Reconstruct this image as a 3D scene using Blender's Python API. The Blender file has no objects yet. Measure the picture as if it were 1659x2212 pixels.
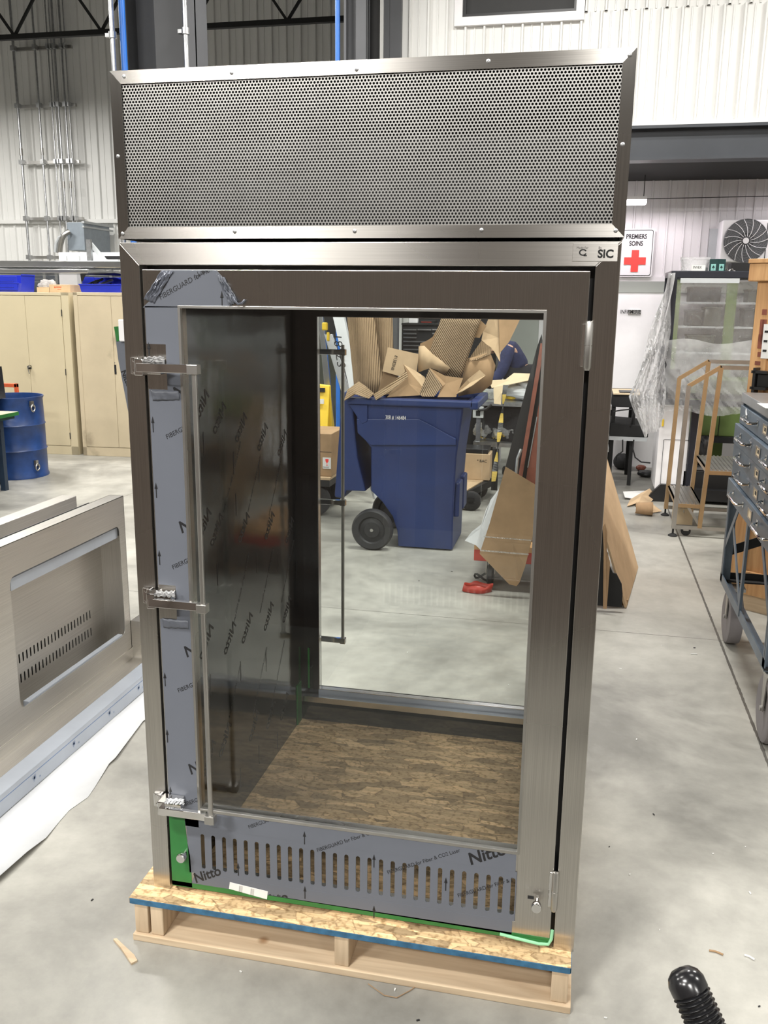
import bpy, bmesh, math, random
from mathutils import Vector, Matrix, Euler
random.seed(7)
SC = bpy.context.scene
COL = SC.collection
PI = math.pi
# ---------------------------------------------------------------- camera
CAM_F = 1946.55
cam_d = bpy.data.cameras.new('camera'); cam = bpy.data.objects.new('camera', cam_d); COL.objects.link(cam)
cam.location = (1.10343, -2.06214, 1.76591)
cam.rotation_euler = Euler((math.radians(76.75306), math.radians(-0.602835), math.radians(12.343077)), 'XYZ')
cam_d.sensor_fit = 'HORIZONTAL'; cam_d.sensor_width = 36.0; cam_d.lens = CAM_F / 1659 * 36.0
cam_d.clip_start = 0.02; cam_d.clip_end = 200
SC.camera = cam
SC.view_settings.view_transform = 'Standard'; SC.view_settings.look = 'None'
SC.view_settings.gamma = 1.0; SC.view_settings.use_curve_mapping = False
SC.view_settings.exposure = -0.22
# ---------------------------------------------------------------- world
W = bpy.data.worlds.new('hall_ambient'); SC.world = W; W.use_nodes = True
W.node_tree.nodes['Background'].inputs[0].default_value = (0.9, 0.93, 1.0, 1)
W.node_tree.nodes['Background'].inputs[1].default_value = 0.15
# hall lamps (high-bay fixtures): x, y, z, watts
LAMPS = [(-9.6, 10.6, 5.2, 240), (-7.5, 7.9, 5.3, 330), (-3.2, 7.8, 5.3, 260), (-6.5, 5.2, 5.3, 230), (-2.6, 4.2, 5.3, 230), (0.9, 3.5, 5.3, 290),  # first lamp is added, out of view, to brighten the far back wall
         (4.4, 4.4, 5.3, 210), (-6.0, -0.5, 5.3, 230), (-2.2, -0.6, 5.3, 80), (2.3, -0.2, 5.3, 35), (-0.9, -3.3, 5.3, 360), (5.6, -0.4, 5.3, 210),  # the one behind the camera is added to light the cabinet's inside floor
         (-6.2, -5.6, 5.3, 300), (-2.4, -6.0, 5.3, 480), (1.8, -6.4, 5.3, 480), (5.8, -6.2, 5.3, 300)]
CR = cam.rotation_euler.to_matrix(); CO = Vector(cam.location)
def at(px, py, X=None, Y=None, Z=None):
    """point of the photograph's pixel on the plane x=X, y=Y or z=Z (used to read real positions off the photo)"""
    d = CR @ Vector(((px - 829.5) / CAM_F, -(py - 1106) / CAM_F, -1))
    k = (X - CO.x) / d.x if X is not None else (Y - CO.y) / d.y if Y is not None else (Z - CO.z) / d.z
    return CO + d * k
# ---------------------------------------------------------------- materials
def newmat(name):
    m = bpy.data.materials.new(name); m.use_nodes = True
    nt = m.node_tree; return m, nt, nt.nodes['Principled BSDF']
def N(nt, t, **kw):
    n = nt.nodes.new(t)
    for k, v in kw.items():
        if k in n.inputs: n.inputs[k].default_value = v
        else: setattr(n, k, v)
    return n
def L(nt, a, b): nt.links.new(a, b)
def ramp(nt, fac, stops):
    r = nt.nodes.new('ShaderNodeValToRGB'); e = r.color_ramp.elements
    e[0].position, e[0].color = stops[0][0], (*stops[0][1], 1)
    e[1].position, e[1].color = stops[-1][0], (*stops[-1][1], 1)
    for p, c in stops[1:-1]:
        x = e.new(p); x.color = (*c, 1)
    L(nt, fac, r.inputs[0]); return r
def mixc(nt, fac, a, b, bt='MIX'):
    n = nt.nodes.new('ShaderNodeMix'); n.data_type = 'RGBA'; n.blend_type = bt
    for s, v in ((0, fac), (6, a), (7, b)):
        if hasattr(v, 'is_linked') or hasattr(v, 'links'): L(nt, v, n.inputs[s])
        else: n.inputs[s].default_value = v if s == 0 else (*v, 1) if len(v) == 3 else v
    return n.outputs[2]
def mat(name, col, rough=0.5, metal=0.0, var=0.12, scale=6.0, stretch=(1, 1, 1), bump=0.0, bscale=40.0, spec=0.5, rot=(0, 0, 0), coat=0.0):
    m, nt, p = newmat(name)
    tc = N(nt, 'ShaderNodeTexCoord'); mp = N(nt, 'ShaderNodeMapping'); mp.inputs['Scale'].default_value = stretch; mp.inputs['Rotation'].default_value = rot
    L(nt, tc.outputs['Object'], mp.inputs[0])
    no = N(nt, 'ShaderNodeTexNoise', Scale=scale, Detail=5.0, Roughness=0.6); L(nt, mp.outputs[0], no.inputs['Vector'])
    a = tuple(max(0, c * (1 - var)) for c in col); b = tuple(min(1, c * (1 + var)) for c in col)
    r = ramp(nt, no.outputs[0], [(0.3, a), (0.7, b)]); L(nt, r.outputs[0], p.inputs['Base Color'])
    p.inputs['Roughness'].default_value = rough; p.inputs['Metallic'].default_value = metal
    p.inputs['Specular IOR Level'].default_value = spec; p.inputs['Coat Weight'].default_value = coat
    if bump:
        n2 = N(nt, 'ShaderNodeTexNoise', Scale=bscale, Detail=3.0); L(nt, mp.outputs[0], n2.inputs['Vector'])
        bp = N(nt, 'ShaderNodeBump', Strength=bump, Distance=0.01); L(nt, n2.outputs[0], bp.inputs['Height']); L(nt, bp.outputs[0], p.inputs['Normal'])
    return m
def steel(name, grain, col=(0.55, 0.53, 0.50), rough=0.27, aniso=0.92, streak=0.10):
    """brushed stainless: grain is the world direction of the brush lines"""
    m, nt, p = newmat(name)
    tc = N(nt, 'ShaderNodeTexCoord'); mp = N(nt, 'ShaderNodeMapping')
    g = Vector(grain); mp.inputs['Scale'].default_value = tuple(3 if abs(c) > .5 else 500 for c in g)
    L(nt, tc.outputs['Object'], mp.inputs[0])
    no = N(nt, 'ShaderNodeTexNoise', Scale=1.0, Detail=3.0); L(nt, mp.outputs[0], no.inputs['Vector'])
    r = ramp(nt, no.outputs[0], [(0.3, tuple(c * (1 - streak) for c in col)), (0.7, tuple(min(1, c * (1 + streak)) for c in col))])
    L(nt, r.outputs[0], p.inputs['Base Color'])
    n3 = N(nt, 'ShaderNodeTexNoise', Scale=2.2, Detail=2.0); L(nt, tc.outputs['Object'], n3.inputs['Vector'])
    mr = N(nt, 'ShaderNodeMapRange'); mr.inputs['To Min'].default_value = rough * 0.85; mr.inputs['To Max'].default_value = rough * 1.2
    L(nt, n3.outputs[0], mr.inputs[0]); L(nt, mr.outputs[0], p.inputs['Roughness'])
    p.inputs['Metallic'].default_value = 1.0; p.inputs['Anisotropic'].default_value = aniso
    ge = N(nt, 'ShaderNodeNewGeometry'); cr = N(nt, 'ShaderNodeVectorMath', operation='CROSS_PRODUCT'); cr.inputs[0].default_value = tuple(g); L(nt, ge.outputs['Normal'], cr.inputs[1])
    ad = N(nt, 'ShaderNodeVectorMath', operation='ADD'); L(nt, cr.outputs[0], ad.inputs[0]); ad.inputs[1].default_value = (.011, .013, .017)
    nr = N(nt, 'ShaderNodeVectorMath', operation='NORMALIZE'); L(nt, ad.outputs[0], nr.inputs[0]); L(nt, nr.outputs[0], p.inputs['Tangent'])   # blur runs across the brush lines
    return m
def clear(name, tint=(1, 1, 1), ior=1.45, rough=0.0, haze=0.0, wrinkle=0.0, wscale=12.0, hazecol=(0.8, 0.8, 0.8)):
    """thin clear sheet (pane or plastic film): see-through with a mirror-like skin"""
    m, nt, p = newmat(name); nt.nodes.remove(p)
    out = nt.nodes['Material Output']
    tr = N(nt, 'ShaderNodeBsdfTransparent'); tr.inputs[0].default_value = (*tint, 1)
    gl = N(nt, 'ShaderNodeBsdfGlossy'); gl.inputs['Roughness'].default_value = rough; gl.inputs['Color'].default_value = (1, 1, 1, 1)
    fr = N(nt, 'ShaderNodeFresnel', IOR=ior); mx = N(nt, 'ShaderNodeMixShader')
    L(nt, fr.outputs[0], mx.inputs[0]); L(nt, tr.outputs[0], mx.inputs[1]); L(nt, gl.outputs[0], mx.inputs[2])
    last = mx.outputs[0]
    tc = N(nt, 'ShaderNodeTexCoord')
    if wrinkle:
        no = N(nt, 'ShaderNodeTexNoise', Scale=wscale, Detail=4.0, Distortion=1.2); L(nt, tc.outputs['Object'], no.inputs['Vector'])
        bp = N(nt, 'ShaderNodeBump', Strength=wrinkle, Distance=0.03); L(nt, no.outputs[0], bp.inputs['Height'])
        L(nt, bp.outputs[0], gl.inputs['Normal']); L(nt, bp.outputs[0], fr.inputs['Normal'])
    if haze:
        df = N(nt, 'ShaderNodeBsdfDiffuse'); df.inputs[0].default_value = (*hazecol, 1)
        tl = N(nt, 'ShaderNodeBsdfTranslucent'); tl.inputs[0].default_value = (*hazecol, 1)
        m2 = N(nt, 'ShaderNodeMixShader'); m2.inputs[0].default_value = 0.5; L(nt, df.outputs[0], m2.inputs[1]); L(nt, tl.outputs[0], m2.inputs[2])
        n5 = N(nt, 'ShaderNodeTexNoise', Scale=5.0, Detail=4.0); L(nt, tc.outputs['Object'], n5.inputs['Vector'])
        mr = N(nt, 'ShaderNodeMapRange'); mr.inputs['From Min'].default_value = .3; mr.inputs['From Max'].default_value = .7
        mr.inputs['To Min'].default_value = haze * .5; mr.inputs['To Max'].default_value = min(1, haze * 1.5); L(nt, n5.outputs[0], mr.inputs[0])
        m3 = N(nt, 'ShaderNodeMixShader'); L(nt, mr.outputs[0], m3.inputs[0]); L(nt, last, m3.inputs[1]); L(nt, m2.outputs[0], m3.inputs[2]); last = m3.outputs[0]
    L(nt, last, out.inputs[0]); return m
def osb_mat(name, light=(0.66, 0.47, 0.26), dark=(0.19, 0.11, 0.05)):
    m, nt, p = newmat(name)
    tc = N(nt, 'ShaderNodeTexCoord'); wn = N(nt, 'ShaderNodeTexNoise', Scale=9.0, Detail=3.0)
    L(nt, tc.outputs['Object'], wn.inputs['Vector'])
    last = None; cols = []
    for i, ang in enumerate((0.25, 1.25, -0.75, 2.2)):
        mp = N(nt, 'ShaderNodeMapping'); mp.inputs['Rotation'].default_value = (0, 0, ang); mp.inputs['Scale'].default_value = (1, 3.6, 1); mp.inputs['Location'].default_value = (i * 3.1, i * 1.7, 0)
        ad = N(nt, 'ShaderNodeVectorMath', operation='MULTIPLY_ADD'); L(nt, wn.outputs['Color'], ad.inputs[0]); ad.inputs[1].default_value = (.03, .03, 0); L(nt, tc.outputs['Object'], ad.inputs[2])
        L(nt, ad.outputs[0], mp.inputs[0])
        vo = N(nt, 'ShaderNodeTexVoronoi', Scale=11.0); vo.voronoi_dimensions = '2D'; L(nt, mp.outputs[0], vo.inputs['Vector'])
        v2 = N(nt, 'ShaderNodeTexVoronoi', Scale=11.0); v2.voronoi_dimensions = '2D'; v2.feature = 'DISTANCE_TO_EDGE'; L(nt, mp.outputs[0], v2.inputs['Vector'])
        sep = N(nt, 'ShaderNodeSeparateColor'); L(nt, vo.outputs['Color'], sep.inputs[0])
        r = ramp(nt, sep.outputs[0], [(0.0, tuple(c * .50 for c in light)), (0.35, tuple(c * .85 for c in light)), (1.0, tuple(min(1, c * 1.3) for c in light))])
        e = ramp(nt, v2.outputs[0], [(0.0, (.25, .25, .25)), (0.05, (1, 1, 1))])
        sm = N(nt, 'ShaderNodeMapping'); sm.inputs['Rotation'].default_value = (0, 0, ang); sm.inputs['Scale'].default_value = (5, 70, 1); L(nt, tc.outputs['Object'], sm.inputs[0])
        sn_ = N(nt, 'ShaderNodeTexNoise', Scale=1.6, Detail=3.0); L(nt, sm.outputs[0], sn_.inputs['Vector']); sr = ramp(nt, sn_.outputs[0], [(.3, (.80, .78, .74)), (.65, (1.08, 1.08, 1.08))])
        c = mixc(nt, e.outputs[0], dark, mixc(nt, 1.0, r.outputs[0], sr.outputs[0], 'MULTIPLY')); cols.append((c, sep.outputs[1]))
    cur = cols[0][0]
    for i, (c, s) in enumerate(cols[1:]):
        g = ramp(nt, s, [(0.45 , (0, 0, 0)), (0.47, (1, 1, 1))]); cur = mixc(nt, g.outputs[0], cur, c)
    fn = N(nt, 'ShaderNodeTexNoise', Scale=60.0, Detail=4.0); L(nt, tc.outputs['Object'], fn.inputs['Vector'])
    fr = ramp(nt, fn.outputs[0], [(0.33, (.55, .5, .42)), (0.5, (1, 1, 1))]); cur = mixc(nt, 1.0, cur, fr.outputs[0], 'MULTIPLY')
    L(nt, cur, p.inputs['Base Color']); p.inputs['Roughness'].default_value = 0.75
    return m
def wood_mat(name, a, b, axis='X', scale=1.0):
    m, nt, p = newmat(name)
    tc = N(nt, 'ShaderNodeTexCoord'); mp = N(nt, 'ShaderNodeMapping')
    mp.inputs['Scale'].default_value = {'X': (1, 14, 14), 'Y': (14, 1, 14), 'Z': (14, 14, 1)}[axis]
    L(nt, tc.outputs['Object'], mp.inputs[0])
    no = N(nt, 'ShaderNodeTexNoise', Scale=2.2 * scale, Detail=6.0, Distortion=0.8); L(nt, mp.outputs[0], no.inputs['Vector'])
    r = ramp(nt, no.outputs[0], [(0.3, a), (0.7, b)])
    kn = N(nt, 'ShaderNodeTexVoronoi', Scale=4.0); L(nt, tc.outputs['Object'], kn.inputs['Vector'])
    kr = ramp(nt, kn.outputs[0], [(0.04, (.45, .3, .18)), (0.09, (1, 1, 1))])
    L(nt, mixc(nt, 1.0, r.outputs[0], kr.outputs[0], 'MULTIPLY'), p.inputs['Base Color']); p.inputs['Roughness'].default_value = 0.7
    return m
def corrugated(name, col, axis=0, pitch=0.013, ang=0.0):
    m = mat(name, col, 0.85, var=.12, scale=5, spec=.15)
    nt = m.node_tree; p = nt.nodes['Principled BSDF']
    tc = [n for n in nt.nodes if n.type == 'TEX_COORD'][0]
    wv = N(nt, 'ShaderNodeTexWave', Scale=.314 / pitch, wave_type='BANDS', bands_direction='XYZ'[axis]); mw = N(nt, 'ShaderNodeMapping'); mw.inputs['Rotation'].default_value = (0, ang, 0); L(nt, tc.outputs['Object'], mw.inputs[0]); L(nt, mw.outputs[0], wv.inputs['Vector'])
    bp = N(nt, 'ShaderNodeBump', Strength=1.0, Distance=0.012); L(nt, wv.outputs[1], bp.inputs['Height']); L(nt, bp.outputs[0], p.inputs['Normal'])
    return m
def floor_mat():
    m, nt, p = newmat('polished_concrete')
    tc = N(nt, 'ShaderNodeTexCoord'); sp = N(nt, 'ShaderNodeSeparateXYZ'); L(nt, tc.outputs['Object'], sp.inputs[0])
    n1 = N(nt, 'ShaderNodeTexNoise', Scale=0.9, Detail=7.0, Roughness=0.62, Distortion=0.4); L(nt, tc.outputs['Object'], n1.inputs['Vector'])
    n2 = N(nt, 'ShaderNodeTexNoise', Scale=9.0, Detail=8.0, Roughness=0.7); L(nt, tc.outputs['Object'], n2.inputs['Vector'])
    r1 = ramp(nt, n1.outputs[0], [(0.36, (0.20, 0.195, 0.176)), (0.50, (0.335, 0.327, 0.294)), (0.64, (0.44, 0.43, 0.386))])
    r2 = ramp(nt, n2.outputs[0], [(0.3, (.84, .84, .84)), (0.7, (1.06, 1.06, 1.06))])
    c = mixc(nt, 1.0, r1.outputs[0], r2.outputs[0], 'MULTIPLY')
    def joint(out, pos, wid):
        w = N(nt, 'ShaderNodeTexNoise', Scale=30.0); L(nt, tc.outputs['Object'], w.inputs['Vector'])
        a = N(nt, 'ShaderNodeMath', operation='SUBTRACT'); L(nt, out, a.inputs[0]); a.inputs[1].default_value = pos
        b = N(nt, 'ShaderNodeMath', operation='ABSOLUTE'); L(nt, a.outputs[0], b.inputs[0])
        w2 = N(nt, 'ShaderNodeMath', operation='MULTIPLY_ADD'); L(nt, w.outputs[0], w2.inputs[0]); w2.inputs[1].default_value = wid * 1.2; w2.inputs[2].default_value = wid * .3
        g = N(nt, 'ShaderNodeMath', operation='LESS_THAN'); L(nt, b.outputs[0], g.inputs[0]); L(nt, w2.outputs[0], g.inputs[1]); return g.outputs[0]
    js = [joint(sp.outputs[0], 1.912, .007), joint(sp.outputs[1], 2.79, .0028), joint(sp.outputs[1], 6.6, .003), joint(sp.outputs[0], -2.9, .0035), joint(sp.outputs[1], -3.1, .003)]
    for j in js: c = mixc(nt, j, c, (.09, .085, .075))
    L(nt, c, p.inputs['Base Color']); p.inputs['Specular IOR Level'].default_value = .5
    rr = N(nt, 'ShaderNodeMapRange'); rr.inputs['To Min'].default_value = .30; rr.inputs['To Max'].default_value = .55; L(nt, n2.outputs[0], rr.inputs[0]); L(nt, rr.outputs[0], p.inputs['Roughness'])
    return m
def emis(name, col, s):
    m, nt, p = newmat(name); p.inputs['Base Color'].default_value = (*col, 1)
    p.inputs['Emission Color'].default_value = (*col, 1); p.inputs['Emission Strength'].default_value = s; return m
M = dict(
 floor=floor_mat(),
 stX=steel('brushed_steel_horizontal', (1, 0, 0)), stZ=steel('brushed_steel_vertical', (0, 0, 1)), stY=steel('brushed_steel_depth', (0, 1, 0), (.58, .56, .52), .42, .5),
 stdull=mat('dull_steel', (.45, .44, .42), .38, 1.0, .1, 8), galv=mat('galvanised_steel', (.55, .56, .57), .35, 1.0, .18, 25),
 chrome=mat('polished_chrome', (.78, .77, .76), .06, 1.0, .02, 3), alu=mat('mill_aluminium', (.72, .73, .74), .25, 1.0, .06, 5, (1, 1, 12)),
 film=mat('grey_blue_protective_film', (.118, .128, .152), .42, 0, .05, 3, spec=.45), filmd=mat('film_on_steel_interior', (.085, .09, .095), .10, .85, .12, 2, spec=.8, bump=.25, bscale=3),
 filmw=mat('white_blue_film', (.40, .435, .49), .22, .2, .08, 3), green=mat('green_film', (.025, .15, .035), .35, 0, .15, 12), ink=mat('black_ink', (.01, .01, .012), .5, 0, 0),
 inkblue=mat('blue_ink', (.10, .18, .36), .5, 0, .2), wrink=mat('crumpled_film', (.13, .14, .17), .18, .3, .3, 20, bump=.6, bscale=30),
 osb=osb_mat('oriented_strand_board'), pine=wood_mat('pine_boards', (.50, .37, .24), (.70, .56, .39)), pineZ=wood_mat('pine_block', (.42, .31, .2), (.62, .49, .34), 'Z'),
 blueedge=mat('blue_painted_edge', (.03, .11, .20), .7, 0, .35, 30), black=mat('black_plastic', (.012, .012, .013), .4, 0, .1), rubber=mat('black_rubber', (.025, .025, .027), .6, 0, .2, 12),
 dark=mat('dark_void_metal', (.02, .02, .02), .6, 0, .1), white=mat('white_enamel', (.80, .79, .80), .35, 0, .03), wall=mat('white_corrugated_steel', (.74, .74, .72), .42, 0, .03, 1.5),
 wall2=mat('white_liner_steel', (.72, .70, .71), .42, 0, .03, 1.5), greywall=mat('grey_green_paint', (.33, .35, .32), .6, 0, .05, 1.5), brown=mat('dark_brown_cladding', (.120, .095, .080), .8, 0, .35, .7),
 beam=mat('grey_blue_beam_paint', (.042, .047, .056), .45, 0, .1, 3), soff=mat('black_soffit', (.010, .010, .010), .8, 0, .2), ceil=mat('ceiling_deck', (.10, .10, .10), .7, 0, .1, 2),
 colm=mat('grey_column_paint', (.10, .103, .11), .5, 0, .08, 3), bluepipe=mat('blue_air_pipe', (.03, .17, .62), .35, 0, .08), card=mat('brown_cardboard', (.34, .225, .13), .9, 0, .14, 7, spec=.1),
 cardl=mat('light_cardboard', (.52, .38, .24), .9, 0, .12, 5, spec=.1), corx=corrugated('corrugated_card', (.44, .31, .19)), cord=corrugated('slanted_corrugated_card', (.43, .31, .20), ang=.62), corf=corrugated('folded_corrugated_card', (.47, .34, .21), ang=-1.0), paper=mat('white_paper', (.68, .68, .66), .9, 0, .05, 5),
 beige=mat('beige_cabinet_paint', (.56, .49, .33), .42, 0, .05, 2), binblue=mat('blue_bin_plastic', (.015, .03, .42), .35, 0, .08), drum=mat('blue_drum_paint', (.014, .045, .16), .38, 0, .35, 6),
 toter=mat('blue_toter_plastic', (.013, .033, .135), .45, 0, .12, 4), yellow=mat('yellow_plastic', (.80, .55, .04), .45, 0, .08), red=mat('red_paint', (.42, .045, .03), .45, 0, .2), orange=mat('orange_paint', (.60, .10, .03), .5, 0, .15),
 rust=mat('brown_red_tube', (.20, .06, .035), .45, 0, .25, 10), signred=mat('sign_red', (.85, .06, .05), .4, 0, 0), bench=mat('dark_blue_bench_paint', (.02, .035, .06), .4, 0, .2),
 draw=mat('blue_grey_drawer_paint', (.095, .125, .16), .36, .2, .22, 5), drawtop=mat('grey_steel_top', (.34, .35, .36), .3, .8, .15, 5), crate=wood_mat('orange_plywood', (.42, .22, .09), (.62, .37, .17), 'Z'),
 navy=mat('navy_fabric', (.02, .025, .07), .9, 0, .25, 30, bump=.4), blackcl=mat('black_fabric', (.012, .012, .015), .9, 0, .2, 30, bump=.3), skin=mat('skin', (.50, .30, .21), .5, 0, .05), hair=mat('dark_hair', (.03, .02, .015), .6, 0, .3, 40),
 cream=mat('cream_paper', (.62, .50, .33), .8, 0, .08), mgreen=mat('machine_green', (.13, .20, .05), .5, 0, .12), tan=mat('tan_tube_paint', (.42, .29, .16), .35, .6, .12, 6),
 wheel=mat('grey_caster_tread', (.20, .185, .19), .6, 0, .1), ydark=mat('yellow_strap', (.48, .34, .06), .7, 0, .2), ltgrey=mat('light_grey_plastic', (.45, .47, .48), .5, 0, .06), olive=mat('olive_dark', (.06, .065, .05), .8, 0, .3), foam=mat('white_foam', (.58, .595, .61), .85, 0, .06),
 glass=clear('clear_glass', (.985, .992, .988), 1.40), fglass=clear('far_glass', (.96, .98, .97), 1.45), wrap=clear('clear_plastic_wrap', (.95, .95, .95), 1.5, .12, .10, 1.0, 14.0), wrapt=clear('stretch_film', (.96, .96, .96), 1.3, .12, .30, .7, 12.0, (.97, .97, .97)),
 bag=clear('crinkled_bag_plastic', (.95, .95, .95), 1.5, .1, .35, 1.0, 40.0), lamp=emis('lamp_lens', (1, 1, 1), 14.0), lampw=emis('wall_lamp_lens', (1, .97, .98), 9.0), teal=mat('teal_box_print', (.25, .52, .48), .6, 0, .05), greenb=mat('dark_green_box', (.008, .04, .04), .6, 0, .1),
 fan=mat('dark_fan_grille', (.05, .05, .055), .5, 0, .1), lime=mat('lime_plastic', (.45, .75, .12), .5, 0, .1), lightgreen=mat('pale_green_tape', (.25, .55, .32), .4, 0, .15),
)
# ---------------------------------------------------------------- mesh builder
_txt_cache = {}
def text_geo(s, bold=0.0):
    k = (s, bold)
    if k in _txt_cache: return _txt_cache[k]
    cu = bpy.data.curves.new('glyphs', 'FONT'); cu.body = s; cu.size = 1.0; cu.offset = bold; cu.resolution_u = 3
    o = bpy.data.objects.new('glyphs', cu); COL.objects.link(o)
    dg = bpy.context.evaluated_depsgraph_get(); me = o.evaluated_get(dg).to_mesh()
    v = [(p.co.x, p.co.y) for p in me.vertices]; f = [tuple(p.vertices) for p in me.polygons]
    o.evaluated_get(dg).to_mesh_clear(); bpy.data.objects.remove(o); bpy.data.curves.remove(cu)
    _txt_cache[k] = (v, f); return v, f
ORG = {}
class B:
    def __init__(s): s.v = []; s.f = []
    def add(s, vs, fs):
        o = len(s.v); s.v += [tuple(x) for x in vs]; s.f += [tuple(i + o for i in f) for f in fs]; return s
    def box(s, a, b):
        x0, y0, z0 = (min(a[i], b[i]) for i in range(3)); x1, y1, z1 = (max(a[i], b[i]) for i in range(3))
        return s.add([(x0,y0,z0),(x1,y0,z0),(x1,y1,z0),(x0,y1,z0),(x0,y0,z1),(x1,y0,z1),(x1,y1,z1),(x0,y1,z1)],
                     [(0,3,2,1),(4,5,6,7),(0,1,5,4),(1,2,6,5),(2,3,7,6),(3,0,4,7)])
    def obox(s, c, size, R=None):
        c = Vector(c); R = R or Matrix.Identity(3); h = [Vector(size)[i] / 2 for i in range(3)]
        vs = [c + R @ Vector((sx*h[0], sy*h[1], sz*h[2])) for sz in (-1,1) for sx, sy in ((-1,-1),(1,-1),(1,1),(-1,1))]
        return s.add(vs, [(0,3,2,1),(4,5,6,7),(0,1,5,4),(1,2,6,5),(2,3,7,6),(3,0,4,7)])
    def beam(s, p, q, w, h, up=(0, 0, 1)):
        p, q = Vector(p), Vector(q); d = (q - p); l = d.length; d.normalize(); u = Vector(up)
        if abs(u.dot(d)) > .98: u = Vector((0, 1, 0))
        x = d.cross(u).normalized(); u = x.cross(d)
        return s.obox((p + q) / 2, (w, l, h), Matrix((x, d, u)).transposed())
    def prism(s, pts, d):
        pts = [Vector(p) for p in pts]; d = Vector(d); n = len(pts)
        return s.add(pts + [p + d for p in pts], [tuple(range(n))[::-1], tuple(range(n, 2*n))] + [(i, (i+1) % n, n + (i+1) % n, n + i) for i in range(n)])
    def cyl(s, p, q, r, n=16, r2=None, cap=True):
        p, q = Vector(p), Vector(q); d = (q - p).normalized(); r2 = r if r2 is None else r2
        x = d.orthogonal().normalized(); y = d.cross(x)
        vs = [p + (x*math.cos(2*PI*i/n) + y*math.sin(2*PI*i/n)) * r for i in range(n)] + [q + (x*math.cos(2*PI*i/n) + y*math.sin(2*PI*i/n)) * r2 for i in range(n)]
        fs = [(i, (i+1) % n, n + (i+1) % n, n + i) for i in range(n)]
        if cap: fs += [tuple(range(n))[::-1], tuple(range(n, 2*n))]
        return s.add(vs, fs)
    def tube(s, pts, r, n=8, closed=False):
        pts = [Vector(p) for p in pts]; k = len(pts); vs = []; fs = []; prev = None
        for i, p in enumerate(pts):
            if closed: t = (pts[(i+1) % k] - pts[i-1]).normalized()
            else: t = (pts[min(i+1, k-1)] - pts[max(i-1, 0)]).normalized()
            x = t.orthogonal().normalized() if prev is None else (prev - t * prev.dot(t)).normalized(); prev = x; y = t.cross(x)
            vs += [p + (x*math.cos(2*PI*j/n) + y*math.sin(2*PI*j/n)) * r for j in range(n)]
        for i in range(k if closed else k-1):
            for j in range(n):
                a, b = i*n, ((i+1) % k)*n; fs.append((a+j, a+(j+1) % n, b+(j+1) % n, b+j))
        if not closed: fs += [tuple(range(n))[::-1], tuple((k-1)*n + j for j in range(n))]
        return s.add(vs, fs)
    def lathe(s, prof, c=(0,0,0), n=32, axis=2):
        vs = []; k = len(prof); c = Vector(c)
        for r, z in prof:
            for i in range(n):
                a = 2*PI*i/n; q = (r*math.cos(a), r*math.sin(a), z)
                q = q if axis == 2 else (z, q[0], q[1]) if axis == 0 else (q[0], z, q[1]); vs.append(c + Vector(q))
        fs = [(j*n+i, j*n+(i+1) % n, (j+1)*n+(i+1) % n, (j+1)*n+i) for j in range(k-1) for i in range(n)]
        if prof[0][0] > 1e-5: fs.append(tuple(range(n))[::-1])
        if prof[-1][0] > 1e-5: fs.append(tuple((k-1)*n + i for i in range(n)))
        return s.add(vs, fs)
    def grid(s, fn, nu, nv, th=0.0):
        vs = [Vector(fn(i/nu, j/nv)) for j in range(nv+1) for i in range(nu+1)]; w = nu+1
        fs = [(j*w+i, j*w+i+1, (j+1)*w+i+1, (j+1)*w+i) for j in range(nv) for i in range(nu)]
        return s.add(vs, fs)
    def frame(s, x0, x1, z0, z1, X0, X1, Z0, Z1, y0, y1):
        """rectangular frame in the xz plane: outer x0..x1,z0..z1, opening X0..X1,Z0..Z1"""
        o = [(x0,z0),(x1,z0),(x1,z1),(x0,z1)]; q = [(X0,Z0),(X1,Z0),(X1,Z1),(X0,Z1)]
        vs = [(a, y, b) for y in (y0, y1) for a, b in o + q]
        fs = []
        for i in range(4):
            j = (i+1) % 4
            fs += [(i, j, 4+j, 4+i), (8+i, 12+i, 12+j, 8+j), (i, 8+i, 8+j, j), (4+i, 4+j, 12+j, 12+i)]
        return s.add(vs, fs)
    def text(s, t, o, xd, up, size, bold=0.0, shear=0.0, xs=1.0, th=0.0, align='L'):
        v, f = text_geo(t, bold); o = Vector(o); xd = Vector(xd).normalized(); up = Vector(up).normalized()
        w = max(p[0] for p in v) if v else 0; dx = -w/2 if align == 'C' else 0
        return s.add([o + xd * ((x + dx) * size * xs + y * shear * size) + up * (y * size) for x, y in v], f)
    def clip(s, planes):
        bm = bmesh.new(); vs = [bm.verts.new(p) for p in s.v]
        for f in s.f:
            try: bm.faces.new([vs[i] for i in f])
            except ValueError: pass
        for co, no in planes:
            bmesh.ops.bisect_plane(bm, geom=bm.verts[:] + bm.edges[:] + bm.faces[:], plane_co=co, plane_no=no, clear_outer=True)
        bm.verts.index_update(); s.v = [tuple(v.co) for v in bm.verts]; s.f = [tuple(v.index for v in f.verts) for f in bm.faces]; bm.free(); return s
    def build(s, name, m, parent=None, bevel=0.0, smooth=False, local=False, solid=0.0, subsurf=0, seg=2, origin=None):
        off = Vector((0, 0, 0))
        if parent is not None:
            off = ORG[parent.name].copy() if not local else Vector((0, 0, 0))
        elif not local:
            xs, ys, zs = zip(*s.v); off = Vector(origin) if origin else Vector(((min(xs)+max(xs))/2, (min(ys)+max(ys))/2, min(zs)))
        me = bpy.data.meshes.new(name); me.from_pydata([tuple(Vector(p) - off) for p in s.v], [], s.f); me.validate()
        bm = bmesh.new(); bm.from_mesh(me); bmesh.ops.recalc_face_normals(bm, faces=bm.faces[:]); bm.to_mesh(me); bm.free()
        me.materials.append(m if not isinstance(m, str) else M[m])
        if smooth:
            for p in me.polygons: p.use_smooth = True
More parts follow.
